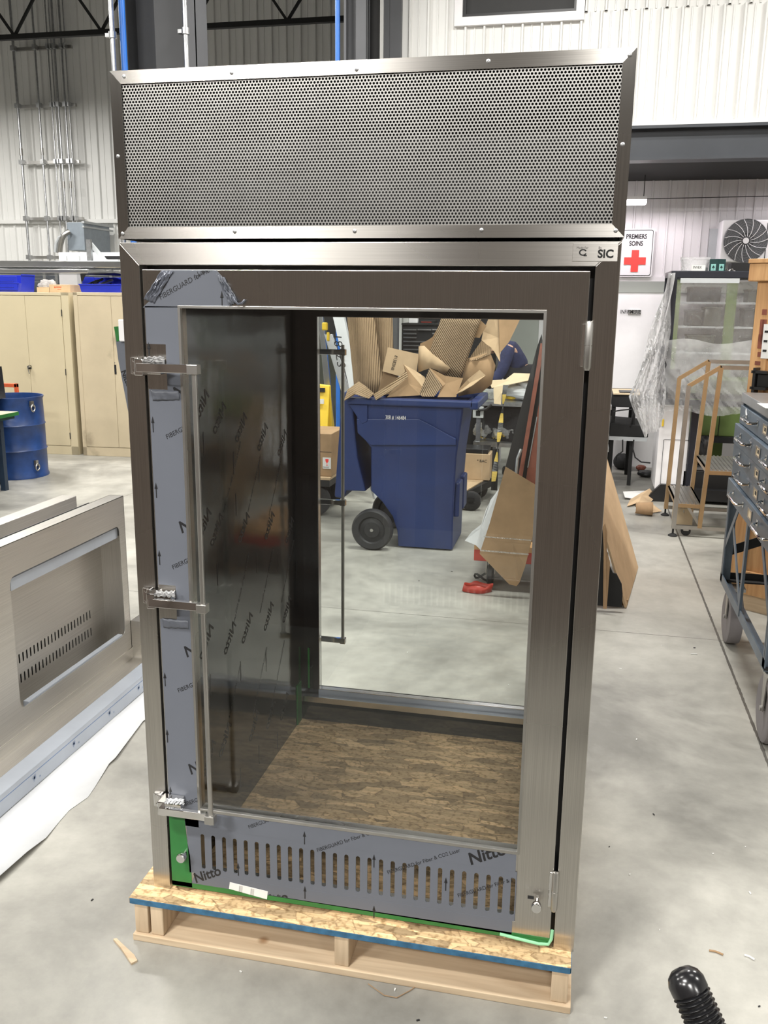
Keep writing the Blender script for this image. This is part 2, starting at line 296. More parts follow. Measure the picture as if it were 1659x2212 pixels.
        o = bpy.data.objects.new(name, me); COL.objects.link(o)
        if parent is not None: o.parent = parent; ORG[o.name] = ORG[parent.name].copy()
        else: o.location = off; ORG[o.name] = off.copy()
        if solid: md = o.modifiers.new('thickness', 'SOLIDIFY'); md.thickness = solid; md.offset = 0
        if bevel: md = o.modifiers.new('edges', 'BEVEL'); md.width = bevel; md.segments = seg; md.limit_method = 'ANGLE'; md.angle_limit = math.radians(40); md.harden_normals = False
        if subsurf: md = o.modifiers.new('soft', 'SUBSURF'); md.levels = subsurf; md.render_levels = subsurf
        if smooth and not subsurf:
            try:
                me.set_sharp_from_angle(angle=math.radians(38))
            except Exception: pass
        return o
def thing(name, label, cat, loc=(0, 0, 0), group=None, rotz=0.0):
    o = bpy.data.objects.new(name, None); COL.objects.link(o); o.location = loc; o.rotation_euler = (0, 0, rotz)
    o.empty_display_size = .05; ORG[o.name] = Vector(loc); return tag(o, label, cat, group)
def tag(o, label, cat, group=None):
    o['label'] = label; o['category'] = cat
    if group: o['group'] = group
    return o
def struct(o): o['kind'] = 'structure'; return o
def lab(o, s): o['label'] = s; return o
def copy_tree(o, parent=None):
    c = o.copy(); COL.objects.link(c)
    if parent is not None: c.parent = parent
    for ch in list(o.children): copy_tree(ch, c)
    return c
V = Vector
# ---------------------------------------------------------------- the hall
b = B(); b.add([(-16,-14,0),(10,-14,0),(10,15,0),(-16,15,0)], [(0,1,2,3)]); struct(b.build('floor', 'floor', origin=(0,0,0)))
b = B(); b.box((-16,-14,8.2),(10,15,8.3)); struct(b.build('ceiling', 'ceil'))
def ribbed(b, x0, x1, z0, z1, y, pitch=.2, rib=.022, dep=.02, facing=-1, holes=()):
    """ribbed steel sheet in the xz plane, one face with trapezoid ribs"""
    pts = [(x0, 0)]; x = x0 + pitch * .5
    while x < x1 - rib * 2:
        pts += [(x - rib, 0), (x - rib * .45, dep), (x + rib * .45, dep), (x + rib, 0)]
        pts += [(x + pitch * .42, 0), (x + pitch * .44, dep * .25), (x + pitch * .5, dep * .25), (x + pitch * .52, 0)]; x += pitch
    pts = [p for p in pts if p[0] < x1]; pts.append((x1, 0)); n = len(pts)
    vs = [(px, y + facing * d, z) for z in (z0, z1) for px, d in pts]
    b.add(vs, [(i, i+1, n+i+1, n+i) for i in range(n-1)])
b = B(); ribbed(b, -16, 1.0, 3.16, 8.2, 14.0, .26, .03, .035); ribbed(b, -16, 1.0, 0, 3.12, 14.0, .26, .03, .035); b.box((-16, 13.9, 3.10), (1.0, 14, 3.17)); b.box((-16, 14.02, 0), (1.2, 14.2, 8.2))
struct(b.build('wall_back', 'wall'))
b = B(); b.box((-16.2,-14,0),(-16,15,8.2)); struct(b.build('wall_left', 'wall'))
b = B(); b.box((10,-14,0),(10.2,15,8.2)); struct(b.build('wall_right', 'wall'))
b = B(); b.box((-16,-14.2,0),(10,-14,8.2)); struct(b.build('wall_front', 'brown'))
# mezzanine face above the beam (y = 6.7)
YM = 6.7
wx0, wx1, wz0 = at(1000, 40, Y=YM).x, at(1245, 25, Y=YM).x, at(1120, 34, Y=YM).z
b = B(); XL = at(866, 130, Y=YM).x
ribbed(b, XL, 10, 3.30, wz0, YM, .168, .016, .034); ribbed(b, XL, wx0, wz0, 8.2, YM, .168, .016, .034); ribbed(b, wx1, 10, wz0, 8.2, YM, .168, .016, .034); ribbed(b, wx0, wx1, wz0 + .95, 8.2, YM, .168, .014, .02)
b.box((XL, YM + .02, 3.3), (wx0, 8.0, 8.2)); b.box((wx1, YM + .02, 3.3), (10, 8.0, 8.2)); b.box((wx0, YM + .02, 3.3), (wx1, 8.0, wz0)); b.box((wx0, YM + .02, wz0 + .95), (wx1, 8.0, 8.2)); b.box((XL, 7.9, 3.3), (10, 8.0, 8.2))
b.box((XL, YM - .035, 3.27), (10, YM + .02, 3.305))
struct(b.build('wall_mezzanine', 'wall'))
b = B(); b.frame(wx0 - .07, wx1 + .07, wz0 - .07, wz0 + 1.02, wx0, wx1, wz0, wz0 + .95, YM - .05, YM + .03); w1 = struct(b.build('window_1', 'white'))
b = B(); b.box((wx0, YM + .01, wz0), (wx1, YM + .02, wz0 + .95)); b.build('window_pane', 'dark', w1)
b = B(); b.frame(wx0, wx1, wz0, wz0 + .95, wx0 + .03, wx1 - .02, wz0 + .03, wz0 + .9, YM - .02, YM + .01); b.build('window_sash', 'black', w1)
# beam: I section under the mezzanine face
b = B(); b.box((XL, YM - .06, 3.245), (10, YM + .14, 3.27)); b.box((XL, YM + .03, 3.0), (10, YM + .05, 3.25)); b.box((XL, YM - .06, 2.985), (10, YM + .14, 3.01)); struct(b.build('trim_1', 'beam'))
b = B(); b.box((XL, YM + .14, 2.99), (10, 9.3, 3.05)); struct(b.build('ceiling_mezzanine', 'soff'))
# corner post of the mezzanine
b = B(); px0, px1 = at(812, 130, Y=YM - .1).x, at(828, 130, Y=YM - .1).x
b.box((px0, YM - .12, 0), (px1, YM + .02, 8.2)); struct(b.build('trim_2', 'wall'))
b = B(); b.box((px1, YM - .1, 0), (px1 + .05, YM + .05, 8.2)); b.box((px1 + .05, YM - .06, 0), (XL + .01, YM + .05, 8.2)); struct(b.build('trim_3', 'colm'))
# recess under the mezzanine
YR = 8.13
b = B(); ribbed(b, .95, 10, 2.035, 2.99, YR, .168, .014, .018); b.box((.95, YR - .03, 1.985), (10, YR + .01, 2.035)); b.box((.95, YR + .01, 0), (10, YR + .1, 2.99)); struct(b.build('wall_recess', 'wall2'))
b = B(); b.box((.95, YR - .03, 1.87), (10, YR + .01, 1.985)); b2 = struct(b.build('trim_4', 'greywall'))
b = B(); b.box((-.9, 9.2, 0), (.95, 9.3, 2.99)); b.box((.90, YR, 0), (.95, 9.2, 2.99)); struct(b.build('wall_side', 'greywall'))
b = B(); b.box((1.02, YR - .02, .0), (2.05, YR + .01, 1.87)); d1 = struct(b.build('door_1', 'white'))
q = at(1338, 669, Y=YR - .02); q2 = at(1384, 680, Y=YR - .02)
b = B(); b.box((1.545, YR - .03, q2.z), (q2.x, YR - .02, q.z)); np_ = b.build('door_plate', 'alu', d1)
b = B(); b.text('INFIRMERIE', (q.x + .01, YR - .0315, q2.z + .012), (1, 0, 0), (0, 0, 1), .055, .01, xs=.78); b.build('plate_lettering', 'ink', d1)
# roof trusses far back
for (Y, pz, nm, lbl) in ((11.3, at(120, 62, Y=11.3).z, 'roof_truss', 'dark open-web roof truss crossing high in front of the white back wall'),):
    r = B(); x0, x1, z = -15.5, .9, pz - .12
    r.box((x0, Y - .04, z), (x1, Y + .04, z + .07)); r.box((x0, Y - .04, z + 1.0), (x1, Y + .04, z + 1.1)); x = x0; k = 0
    while x < x1 - .72:
        r.beam((x, Y, z + (.05 if k % 2 else 1.03)), (x + .72, Y, z + (1.03 if k % 2 else .05)), .035, .035); x += .72; k += 1
    tag(r.build(nm, 'soff'), lbl, 'truss')
# columns
def hcol(x0, x1, y, lbl, blue, conduits):
    t = thing('steel_column', lbl, 'column', ((x0 + x1) / 2, y, 0))
    r = B(); w = x1 - x0; d = w * .9
    r.box((x0, y - d/2, 0), (x0 + .02, y + d/2, 8.2)); r.box((x1 - .02, y - d/2, 0), (x1, y + d/2, 8.2)); r.box((x0, y - .01, 0), (x1, y + .01, 8.2)); r.box((x0 + w*.55, y - d/2 - .004, 0), (x1 , y - d/2 + .012, 8.2))
    r.build('shaft', 'colm', t)
    p = B(); p.cyl((blue, y - d/2 - .02, 0), (blue, y - d/2 - .02, 8.2), .021, 14); lab(p.build('air_pipe', 'bluepipe', t, smooth=True), 'blue air pipe')
    for i, cx in enumerate(conduits):
        p = B(); p.cyl((cx, y - d/2 - .01, 0), (cx, y - d/2 - .01, 8.2), .017, 12)
        cz = at(400, 88, Y=y).z; p.cyl((cx, y - d/2 - .01, cz - .02), (cx, y - d/2 - .01, cz + .02), .026, 12); p.box((cx - .05, y - d/2 - .02, cz - .012), (cx, y - d/2, cz + .012)); p.build('conduit', 'galv', t, smooth=True)
    return t
yA = 3.95
hcol(at(263, 100, Y=yA).x, at(397, 100, Y=yA).x, yA + .2, 'wide grey steel column rising behind the left end of the perforated hood', at(270, 100, Y=yA).x, (at(246, 100, Y=yA).x, at(403, 100, Y=yA).x))
yB = 6.2
hcol(at(742, 80, Y=yB).x, at(790, 80, Y=yB).x, yB + .1, 'grey steel column with a blue pipe above the middle of the hood', at(730, 80, Y=yB).x, ())
b = B(); x_ = at(797, 80, Y=yB).x; b.cyl((x_, yB + .2, 0), (x_, yB + .2, 8.2), .05, 14); tag(b.build('drain_pipe', 'soff', smooth=True), 'dark vertical pipe between the grey column and the white mezzanine corner', 'pipe')
# hall lamps
for i, (lx, ly, lz, pw) in enumerate(LAMPS):
    r = B(); r.box((lx - .65, ly - .17, lz + .01), (lx + .65, ly + .17, lz + .07)); r.cyl((lx - .5, ly, lz + .07), (lx - .5, ly, 8.2), .006, 6); r.cyl((lx + .5, ly, lz + .07), (lx + .5, ly, 8.2), .006, 6)
    o = r.build('high_bay_lamp', 'white'); tag(o, 'long white high-bay lamp lighting the back wall left of the steel column' if i == 1 else 'long white high-bay lamp hanging out of view beside the steel column top' if i == 2 else 'long white high-bay lamp hanging unseen from the hall roof', 'lamp', 'high-bay lamps under the hall roof')
    ld = bpy.data.lights.new('lamp_light', 'AREA'); ld.shape = 'RECTANGLE'; ld.size = 1.25; ld.size_y = .3; ld.energy = pw; ld.color = (1.0, .975, .93)
    lo = bpy.data.objects.new('lamp_light', ld); COL.objects.link(lo); lo.location = (0, 0, (lz - .005) - ORG[o.name].z); lo.parent = o
# wall lamp under the mezzanine
q0, q1 = at(1346, 438, Y=7.7), at(1396, 437, Y=7.7)
t = thing('tube_lamp', 'lit white tube lamp hanging under the black soffit right of the hood', 'lamp', ((q0.x + q1.x)/2, 7.7, q0.z))
b = B(); b.box((q0.x - .1, 7.6, q0.z + .02), (q1.x, 7.72, q0.z + .05)); b.build('housing', 'white', t)
b = B(); b.box((q0.x - .1, 7.6, q0.z - .025), (q1.x, 7.72, q0.z + .02)); b.build('diffuser', 'lampw', t, bevel=.015)
b = B(); b.tube([(q1.x, 7.66, q0.z + .03), (3.6, 7.66, q0.z + .05), (5.5, 7.66, q0.z + .055)], .004, 6); b.build('cable', 'black', t)
b = B(); b.cyl((q0.x, 7.66, q0.z + .05), (q0.x, 7.66, 2.99), .004, 6); b.build('hanger', 'black', t)
b = B(); b.cyl((q1.x - .03, 7.66, q0.z + .05), (q1.x - .03, 7.66, 2.99), .004, 6); b.build('hanger', 'black', t)
ld = bpy.data.lights.new('tube_light', 'AREA'); ld.shape = 'RECTANGLE'; ld.size = 1.2; ld.size_y = .12; ld.energy = 12; ld.color = (1, .90, .96)
lo = bpy.data.objects.new('tube_light', ld); COL.objects.link(lo); lo.location = (0, -.02, -.04); lo.parent = t
for xx in (.2, 3.4, 5.6):
    r = B(); r.box((xx - .6, 7.3, 2.90), (xx + .6, 7.42, 2.98)); o = tag(r.build('strip_lamp', 'white'), 'white strip lamp fixed under the black soffit', 'lamp', 'strip lamps under the soffit')
    ld = bpy.data.lights.new('strip_light', 'AREA'); ld.shape = 'RECTANGLE'; ld.size = 1.2; ld.size_y = .12; ld.energy = 14; ld.color = (1, .93, .97)
    lo = bpy.data.objects.new('strip_light', ld); COL.objects.link(lo); lo.location = (0, 0, -.01); lo.parent = o

# ================================================================= the steel cabinet
ZB = .135; ZT = 1.893; DP = 1.22
cab = thing('steel_cabinet', 'tall stainless steel cabinet with glass door and perforated hood on a wooden pallet', 'cabinet', (.585, .6, ZB))
# hood
H0, H1 = 1.901, 2.2717; HX1 = 1.174; mx0, mx1, mz0, mz1 = .027, 1.147, 1.928, 2.243
b = B(); b.prism([(0,0,H1),(HX1,0,H1),(mx1,0,mz1),(mx0,0,mz1)], (0,.002,0)); b.prism([(0,0,H0),(HX1,0,H0),(mx1,0,mz0),(mx0,0,mz0)], (0,.002,0)); b.box((.0,.002,H1-.003),(HX1,DP,H1)); b.box((.0,DP-.003,H0),(HX1,DP,H1))
hf = b.build('hood_frame', 'stX', cab)
b = B(); b.prism([(0,0,H0),(0,0,H1),(mx0,0,mz1),(mx0,0,mz0)], (0,.002,0)); b.box((0,0.002,H0),(.003,DP,H1)); b.build('hood_side', 'stZ', cab)
b = B(); b.prism([(HX1,0,H0),(HX1,0,H1),(mx1,0,mz1),(mx1,0,mz0)], (0,.002,0)); b.box((HX1-.003,.002,H0),(HX1,DP,H1)); b.build('hood_side', 'stZ', cab)
# perforated sheet: real holes
b = B(); vs = []; fs = []; PX = .00765; PR = .00330; PZ = PX * .866; K = 12
hexr = PX / math.sqrt(3)
ring_o = []; ring_i = []
for k in range(K):
    a = 2*PI*k/K + PI/2 ; rr = hexr if k % 2 == 0 else hexr * math.cos(PI/6)
    ring_o.append((rr*math.cos(a), rr*math.sin(a))); ring_i.append((PR*.82*math.cos(a), PR*.82*math.sin(a)))
r_ = 0; z = mz0 - .002
while z < mz1 + .004:
    x = mx0 - .004 + (PX/2 if r_ % 2 else 0)
    while x < mx1 + .006:
        o = len(vs)
        vs += [(x+a, .004, z+c) for a, c in ring_o] + [(x+a, .004, z+c) for a, c in ring_i] + [(x+a, .0055, z+c) for a, c in ring_i]
        for k in range(K):
            j = (k+1) % K; fs += [(o+k, o+j, o+K+j, o+K+k), (o+K+k, o+K+j, o+2*K+j, o+2*K+k)]
        x += PX
    z += PZ; r_ += 1
b.v = vs; b.f = fs
M['perf'] = mat('perforated_sheet_steel', (.40, .395, .38), .40, 1.0, .10, 5)
b.build('perforated_grille', 'perf', cab)
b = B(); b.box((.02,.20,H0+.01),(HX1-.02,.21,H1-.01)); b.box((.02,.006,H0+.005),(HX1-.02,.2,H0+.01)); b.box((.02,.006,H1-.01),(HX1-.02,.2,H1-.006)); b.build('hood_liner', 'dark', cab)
SCREWS = [(268,165),(500,157),(770,149),(1055,132),(1360,118),(255,338),(1345,312),(265,505),(507,500),(766,499),(1040,497),(1330,498)]
for (sx, sz) in SCREWS:
    p = at(sx, sz, Y=0); r = B(); r.lathe([(.0048,.001),(.0044,-.0012),(.0016,-.0019),(.0014,-.0008),(.0,-.0008)], (p.x, 0, p.z), 14, axis=1); r.build('screw', 'galv', cab, smooth=True)
# front frame, mitred
fx0, fx1, fz1 = .050, 1.118, 1.841
b = B(); b.prism([(0,0,ZT),(HX1-.004,0,ZT),(fx1,0,fz1),(fx0,0,fz1)], (0,.045,0)); b.build('frame_top_rail', 'stX', cab, bevel=.0015)
b = B(); b.prism([(0,0,ZB),(fx0,0,ZB),(fx0,0,fz1),(0,0,ZT)], (0,.045,0)); b.build('frame_stile', 'stZ', cab, bevel=.0015)
b = B(); b.prism([(fx1,0,ZB),(HX1-.004,0,ZB),(HX1-.004,0,ZT),(fx1,0,fz1)], (0,.045,0)); b.build('frame_stile', 'stZ', cab, bevel=.0015)
b = B(); b.frame(.03, 1.14, ZB, 1.86, .075, 1.09, ZB + .03, 1.80, .046, .056); b.build('dark_gap_backing', 'black', cab)  # black frame behind the door gap, shade of the gap put into colour
# body shell
b = B(); b.box((0,.045,ZB),(.004,DP-.03,ZT)); b.box((HX1-.008,.045,ZB),(HX1-.004,DP-.03,ZT)); b.box((0,.045,ZT-.004),(HX1-.004,DP-.03,ZT)); b.build('outer_shell', 'stZ', cab)
b = B(); b.box((.080,.056,ZB),(.090,DP-.06,1.80)); lab(b.build('left_lining', 'filmd', cab), 'inner side wall still under dark printed film')
b = B(); b.box((1.080,.056,ZB),(1.090,DP-.06,1.80)); b.build('right_lining', 'filmd', cab)
b = B(); b.box((.090,.056,1.785),(1.080,DP-.06,1.80)); b.build('inner_ceiling', 'dark', cab)
# prints on the left lining, seen mirrored as on the film
b = B()
for (px, py) in ((478,910),(524,930),(570,950),(612,962),(472,1150),(530,1145),(585,1140),(628,1150),(500,1382),(537,1360),(583,1335),(622,1320),(490,1600),(552,1570),(588,1545),(617,1528),(440,885),(445,1140),(450,1390),(456,1640)):
    p = at(px, py, X=.0905); d = V((0, -.80, -.60)); u = V((0, -.60, .80))
    b.text('Nitto', p + V((0, .045, .035)), d, u, .052, .02, .25, 1.0)
for (px, py) in ((505,1000),(560,1020),(440,960),(510,1090),(470,1240),(555,1215),(600,1215),(455,1480),(520,1450),(575,1430),(520,1680),(560,1630),(600,1600),(640,1230),(640,1060)):
    p = at(px, py, X=.0905); b.box((.0904, p.y - .0015, p.z - .035), (.0908, p.y + .0015, p.z + .035))
for (px, py) in ((520,1290),(575,1270),(620,1250),(500,1540),(560,1490),(600,1470),(500,1050),(545,1075),(590,1085)):
    p = at(px, py, X=.0905); b.text('FIBERGUARD for Fiber & CO2 Laser', p + V((0, .09, .12)), V((0, -.62, -.78)), V((0, -.78, .62)), .016)
b.clip([(V((0, DP - .1, 0)), V((0, 1, 0))), (V((0, .08, 0)), V((0, -1, 0))), (V((0, 0, 1.76)), V((0, 0, 1)))])
b.build('lining_print', 'ink', cab)
# ---- rear door and back frame
b = B(); b.frame(0, HX1-.004, ZB, ZT, .05, 1.12, ZB + .01, 1.84, DP-.03, DP); b.build('rear_frame', 'filmd', cab)
rd = B(); rd.frame(.056, 1.112, ZB + .015, 1.832, .149, 1.016, .247, 1.706, DP-.065, DP-.025); rdo = rd.build('rear_door', 'filmd', cab)
b = B(); b.box((.149,DP-.05,.247),(1.016,DP-.044,1.706)); lab(b.build('rear_glass', 'fglass', rdo), 'clear glass of the rear door')
b = B(); b.box((.09,DP-.1,.205),(1.08,DP-.075,.228)); lab(b.build('threshold_rail', 'alu', cab), 'bright threshold rail in front of the rear door')
b = B(); b.box((.149,DP-.068,.20),(1.016,DP-.0655,.247)); b.build('rear_door_film', 'filmw', rdo)
b = B(); b.box((.09,DP-.11,ZB),(1.08,DP-.105,.195)); b.build('back_kick_panel', 'filmd', cab)
b = B(); b.box((.0905,DP-.17,ZB),(.094,DP-.12,.30)); b.box((.105,DP-.069,.25),(.112,DP-.066,.42)); lab(b.build('green_film_strip', 'green', cab), 'green film strips in the rear corner')
b = B(); b.frame(.149, 1.016, .247, 1.706, .152, 1.013, .250, 1.7035, DP-.0655, DP-.04); b.build('rear_glazing_bead', 'alu', rdo)
# rear handle
rh = B(); HB = DP + .055; rh.cyl((.216,HB,.41),(.216,HB,1.60),.0065,14)
rho = rh.build('rear_handle_bar', 'stdull', rdo, smooth=True)
for hz in (1.572, .990, .415):
    r = B(); r.box((.10, HB-.008, hz-.010), (.222, HB+.008, hz+.010)); r.box((.206,HB-.011,hz-.012),(.228,HB+.011,hz+.012)); r.box((.06, DP, hz-.018),(.105,HB+.004,hz+.018)); r.build('rear_latch_arm', 'chrome', rdo, bevel=.002)
# ---- front door
dx0, dx1, dz0, dz1 = .057, 1.108, .150, 1.831; gx0, gx1, gz0, gz1 = .149, 1.016, .399, 1.744
door = B(); door.frame(dx0, dx1, dz0, dz1, gx0, gx1, .200, gz1, 0, .04)
do = door.build('front_door', 'stZ', cab, bevel=.0012)
b = B(); b.box((gx0,0,.345),(gx1,.038,gz0)); b.build('door_rail', 'stZ', do, bevel=.0012)
b = B(); b.frame(gx0 - .004, gx1 + .004, gz0 - .004, gz1 + .004, gx0 + .003, gx1 - .003, gz0 + .005, gz1 - .003, -.0025, .010); b.build('glazing_bead', 'stdull', do, bevel=.001)
b = B(); b.box((gx0,.011,gz0),(gx1,.016,gz1)); lab(b.build('door_glass', 'glass', do), 'clear glass pane of the front door')
# slotted vent plate (28 slots)
def slot_plate(b, xs, w, zl, zh, z0, z1, y, th, x0, x1):
    r = w/2; n = len(xs); K2 = 6
    for i, c in enumerate(xs):
        hl = c - (x0 if i == 0 else (xs[i-1]+c)/2); hr = ((x1 if i == n-1 else (xs[i+1]+c)/2)) - c
        inn = []; out = []
        for k in range(K2+1):
            a = PI*k/K2; inn.append((c + r*math.cos(a), zh - r + r*math.sin(a)))
            out.append((c+hr, zh-r) if k == 0 else (c-hl, zh-r) if k == K2 else (c+hr, z1) if k == 1 else (c-hl, z1) if k == K2-1 else (c + r*math.cos(a)*2, z1))
        for k in range(K2+1):
            a = PI + PI*k/K2; inn.append((c + r*math.cos(a), zl + r + r*math.sin(a)))
            out.append((c-hl, zl+r) if k == 0 else (c+hr, zl+r) if k == K2 else (c-hl, z0) if k == 1 else (c+hr, z0) if k == K2-1 else (c + r*math.cos(a)*2, z0))
        m = len(inn); vs = [(p[0], y, p[1]) for p in out] + [(p[0], y, p[1]) for p in inn] + [(p[0], y+th, p[1]) for p in inn] + [(p[0], y+th, p[1]) for p in out]
        fs = []
        for k in range(m):
            j = (k+1) % m; fs += [(k,j,m+j,m+k),(m+k,m+j,2*m+j,2*m+k),(2*m+k,2*m+j,3*m+j,3*m+k)]
        b.add(vs, fs)
xs = [.1545 + i*(1.0075-.1545)/27 for i in range(28)]
b = B(); slot_plate(b, xs, .0115, .2165, .3255, .200, .345, -.0006, .003, gx0 - .001, gx1); lab(b.build('vent_plate', 'film', do), 'film-covered vent plate with a row of vertical slots')
# protective film
fy = -.0009
def pp(lst, y=fy): return [V((at(a, c, Y=0).x, y, at(a, c, Y=0).z)) for a, c in lst]
b = B(); D = (0, .0008, 0)
for (z0, z1, xa) in ((1.655, 1.745, .060), (1.545, 1.655, .110), (1.04, 1.545, .060), (.945, 1.04, .108), (.43, .945, .060), (.345, .43, .105)):
    b.prism([(xa, fy, z0), (gx0 - .004, fy, z0), (gx0 - .004, fy, z1), (xa, fy, z1)], D)
b.prism(pp([(309,664),(318,655),(350,630),(368,600),(366,584),(468,584),(484,602),(498,622),(509,642),(512,652),(500,655),(490,664)]), D)
b.prism([(.116, fy, .166), (1.010, fy, .160), (1.010, fy, .2003), (.130, fy, .2003)], D); b.prism([(.112, fy, .2003), (gx0, fy, .2003), (gx0, fy, .3455), (.108, fy, .3455)], D); b.prism([(.106, fy, .345), (1.012, fy, .345), (1.012, fy, gz0 - .004), (.103, fy, gz0 - .004)], D)
film = b.build('protective_film', 'film', do)
# crumpled film: folded corner and torn curl
def rag(name, P, m, amp, par, nu=26, nv=10, seed=1, y0=-.002):
    rnd = random.Random(seed); ph = [rnd.uniform(0, 6) for _ in range(8)]
    A, Bq, C_, D_ = [V(p) for p in P]
    def fn(u, v):
        p = A.lerp(Bq, u).lerp(D_.lerp(C_, u), v); e = min(1, 6*min(u, 1-u))*min(1, 6*min(v, 1-v))
        w = math.sin(u*17+ph[0]+v*5)*.5 + math.sin(v*13+ph[1]-u*7)*.4 + math.sin(u*31+v*23+ph[2])*.3
        return p + V((math.sin(v*19+ph[3])*.15*amp, -abs(w)*amp*(.3+.7*e), math.sin(u*23+ph[4])*.15*amp))
    r = B(); r.grid(fn, nu, nv); return r.build(name, m, par, smooth=True, solid=.0004)
rag('folded_film', pp([(350,584),(376,586),(334,655),(311,646)], -.002), 'wrink', .007, do)
rag('torn_film_curl', pp([(468,592),(486,600),(516,650),(496,662)], -.002), 'film', .008, do, seed=4)
b = B(); b.tube([p + V((0, -.008 - .006*math.sin(i), 0)) for i, p in enumerate(pp([(505,640),(512,650),(519,657),(526,655),(530,648)]))], .0028, 6); b.build('film_curl_tip', 'wrink', do, smooth=True)
for i, (z, x1) in enumerate(((.9475, .14), (1.543, .14))):
    rag('peeled_film_edge', [(.066, -.002, z), (x1, -.002, z), (x1, -.002, z-.022), (.07, -.002, z-.026)], 'film', .004, do, 16, 4, seed=8+i)
b = B(); b.prism([(.0575, fy, .152), (.118, fy, .152), (.1155, fy, .25), (.108, fy, .30), (.1045, fy, .345), (.1045, fy, .395), (.0575, fy, .395)], D); b.box((.0575, fy, .150), (1.107, 0, .1655)); b.box((1.02, -.004, .146), (1.10, .0, .157))
lab(b.build('green_film', 'green', do), 'green film at the lower corner and foot of the door')
b = B(); b.tube([(.98, -.004, .158), (1.03, -.007, .1545), (1.08, -.008, .150), (1.105, -.004, .150), (1.112, -.002, .165), (1.113, 0, .19)], .0042, 8); lab(b.build('loose_green_film', 'lightgreen', do, smooth=True), 'pale loose edge of green film')
# film print
b = B(); ty = fy - .0003; cs, sn = math.cos(.47), math.sin(.47); XD, UP = V((cs, 0, sn)), V((-sn, 0, cs))
def P0(px, py): p = at(px, py, Y=0); return V((p.x, ty, p.z))
for (px, py) in ((380,864),(392,1152),(403,1420),(412,1673)): b.text('Nitto', P0(px, py), XD, UP, .042, .022, .2, 1.0)
for (px, py) in ((361,949),(374,1230),(386,1496),(398,1742)): b.text('FIBERGUARD for Fiber', P0(px, py), XD, UP, .0165, .004, .1, .95)
b.clip([(V((gx0 - .0045, 0, 0)), V((1, 0, 0)))])
c = B(); c.text('FIBERGUARD for Fiber & CO', P0(347,648), XD, UP, .0175, .004, .1, .95)
p = P0(425, 600); c.text('2', p + V((-.001, 0, -.002)), XD, UP, .011, .004); c.text('Laser', P0(429,598), XD, UP, .0175, .004, .1, .95)
c.clip([(V((0, 0, 1.829)), V((0, 0, 1)))]); b.add(c.v, c.f)
c = B(); c.text('Nitto', P0(1016,1868), XD, UP, .047, .024, .2); c.clip([(V((0, 0, gz0 - .0045)), V((0, 0, 1)))]); b.add(c.v, c.f)
c = B(); c.text('Nitto', P0(423,1907), XD, UP, .040, .022, .2); c.text('Nitto', P0(560,1952), V((.96,0,.27)), V((-.27,0,.96)), .040, .022, .2); c.clip([(V((0, 0, .1665)), V((0, 0, -1)))]); b.add(c.v, c.f)
for (px, py, s) in ((538,1790,'FIBERGUARD'),(686,1840,'FIBERGUARD for Fiber & CO2 Laser'),(838,1888,'FIBERGUARD for Fiber & CO2 Laser'),(990,1938,'FIBERGUARD for Fiber & CO2 Laser')):
    c = B(); c.text(s, P0(px, py), XD, UP, .0150, .004, .1, .93); c.clip([(V((0, 0, gz0 - .0045)), V((0, 0, 1))), (V((1.005, 0, 0)), V((1, 0, 0)))]); b.add(c.v, c.f)
for (px, py) in ((480,650),(322,760),(331,920),(338,1062),(345,1207),(357,1470),(362,1592),(369,1715),(658,1812),(808,1862),(963,1912),(659,1930),(515,1880),(808,1972)):
    p = P0(px, py); b.add([(p.x-.0014, ty, p.z-.016), (p.x+.0014, ty, p.z-.016), (p.x+.0014, ty, p.z+.008), (p.x-.0014, ty, p.z+.008)], [(0,1,2,3)]); b.add([(p.x-.0045, ty, p.z+.007), (p.x+.0045, ty, p.z+.007), (p.x, ty, p.z+.024)], [(0,1,2)])
# cut print where the slots are open
b.build('film_print', 'ink', do)
b = B(); b.prism(pp([(497,1905),(579,1925),(577,1942),(495,1919)], -.0018), (0,.0008,0)); st = lab(b.build('data_sticker', 'paper', do, bevel=.0), 'small white printed data sticker')
b = B(); p = pp([(500,1905),(579,1925)], -.0021); xd = (p[1]-p[0]).normalized(); up = V((-xd.z, 0, xd.x))
for i in range(6):
    for j, s in ((.024, '1234 567'), (.058, '880 12 345 67')): b.text('|||| || |||', p[0] + xd*j - up*(.006 + i*.0035), xd, up, .0035, 0, 0, 1.0)
b.build('sticker_print', 'ink', st)
# knobs, hinges
for kx, kz in ((.102, .262), (1.070, .271)):
    r = B(); r.lathe([(.006,0),(.006,-.018),(.0125,-.020),(.0135,-.024),(.0135,-.032),(.012,-.035),(0,-.035)], (kx, 0, kz), 20, axis=1); r.build('thumb_knob', 'chrome', do, smooth=True)
b = B(); b.box((1.046,-.0008,.2725),(1.062,.0,.2815)); b.build('key_slot', 'ink', do)
for z0, z1 in ((1.619, 1.727), (.251, .365)):
    r = B(); zm = (z0+z1)/2; prof = [(0,z0),(.006,z0),(.0088,z0+.006),(.0088,zm-.001),(.0078,zm-.001),(.0078,zm+.001),(.0088,zm+.001),(.0088,z1-.008),(.0065,z1-.002),(0,z1)]
    r.lathe(prof, (1.113, -.006, 0), 18); r.build('hinge_barrel', 'stdull', cab, smooth=True)
    r = B(); r.box((1.098,-.0035,z0+.008),(1.110,.001,z1-.008)); r.build('hinge_leaf', 'chrome', cab, bevel=.001)
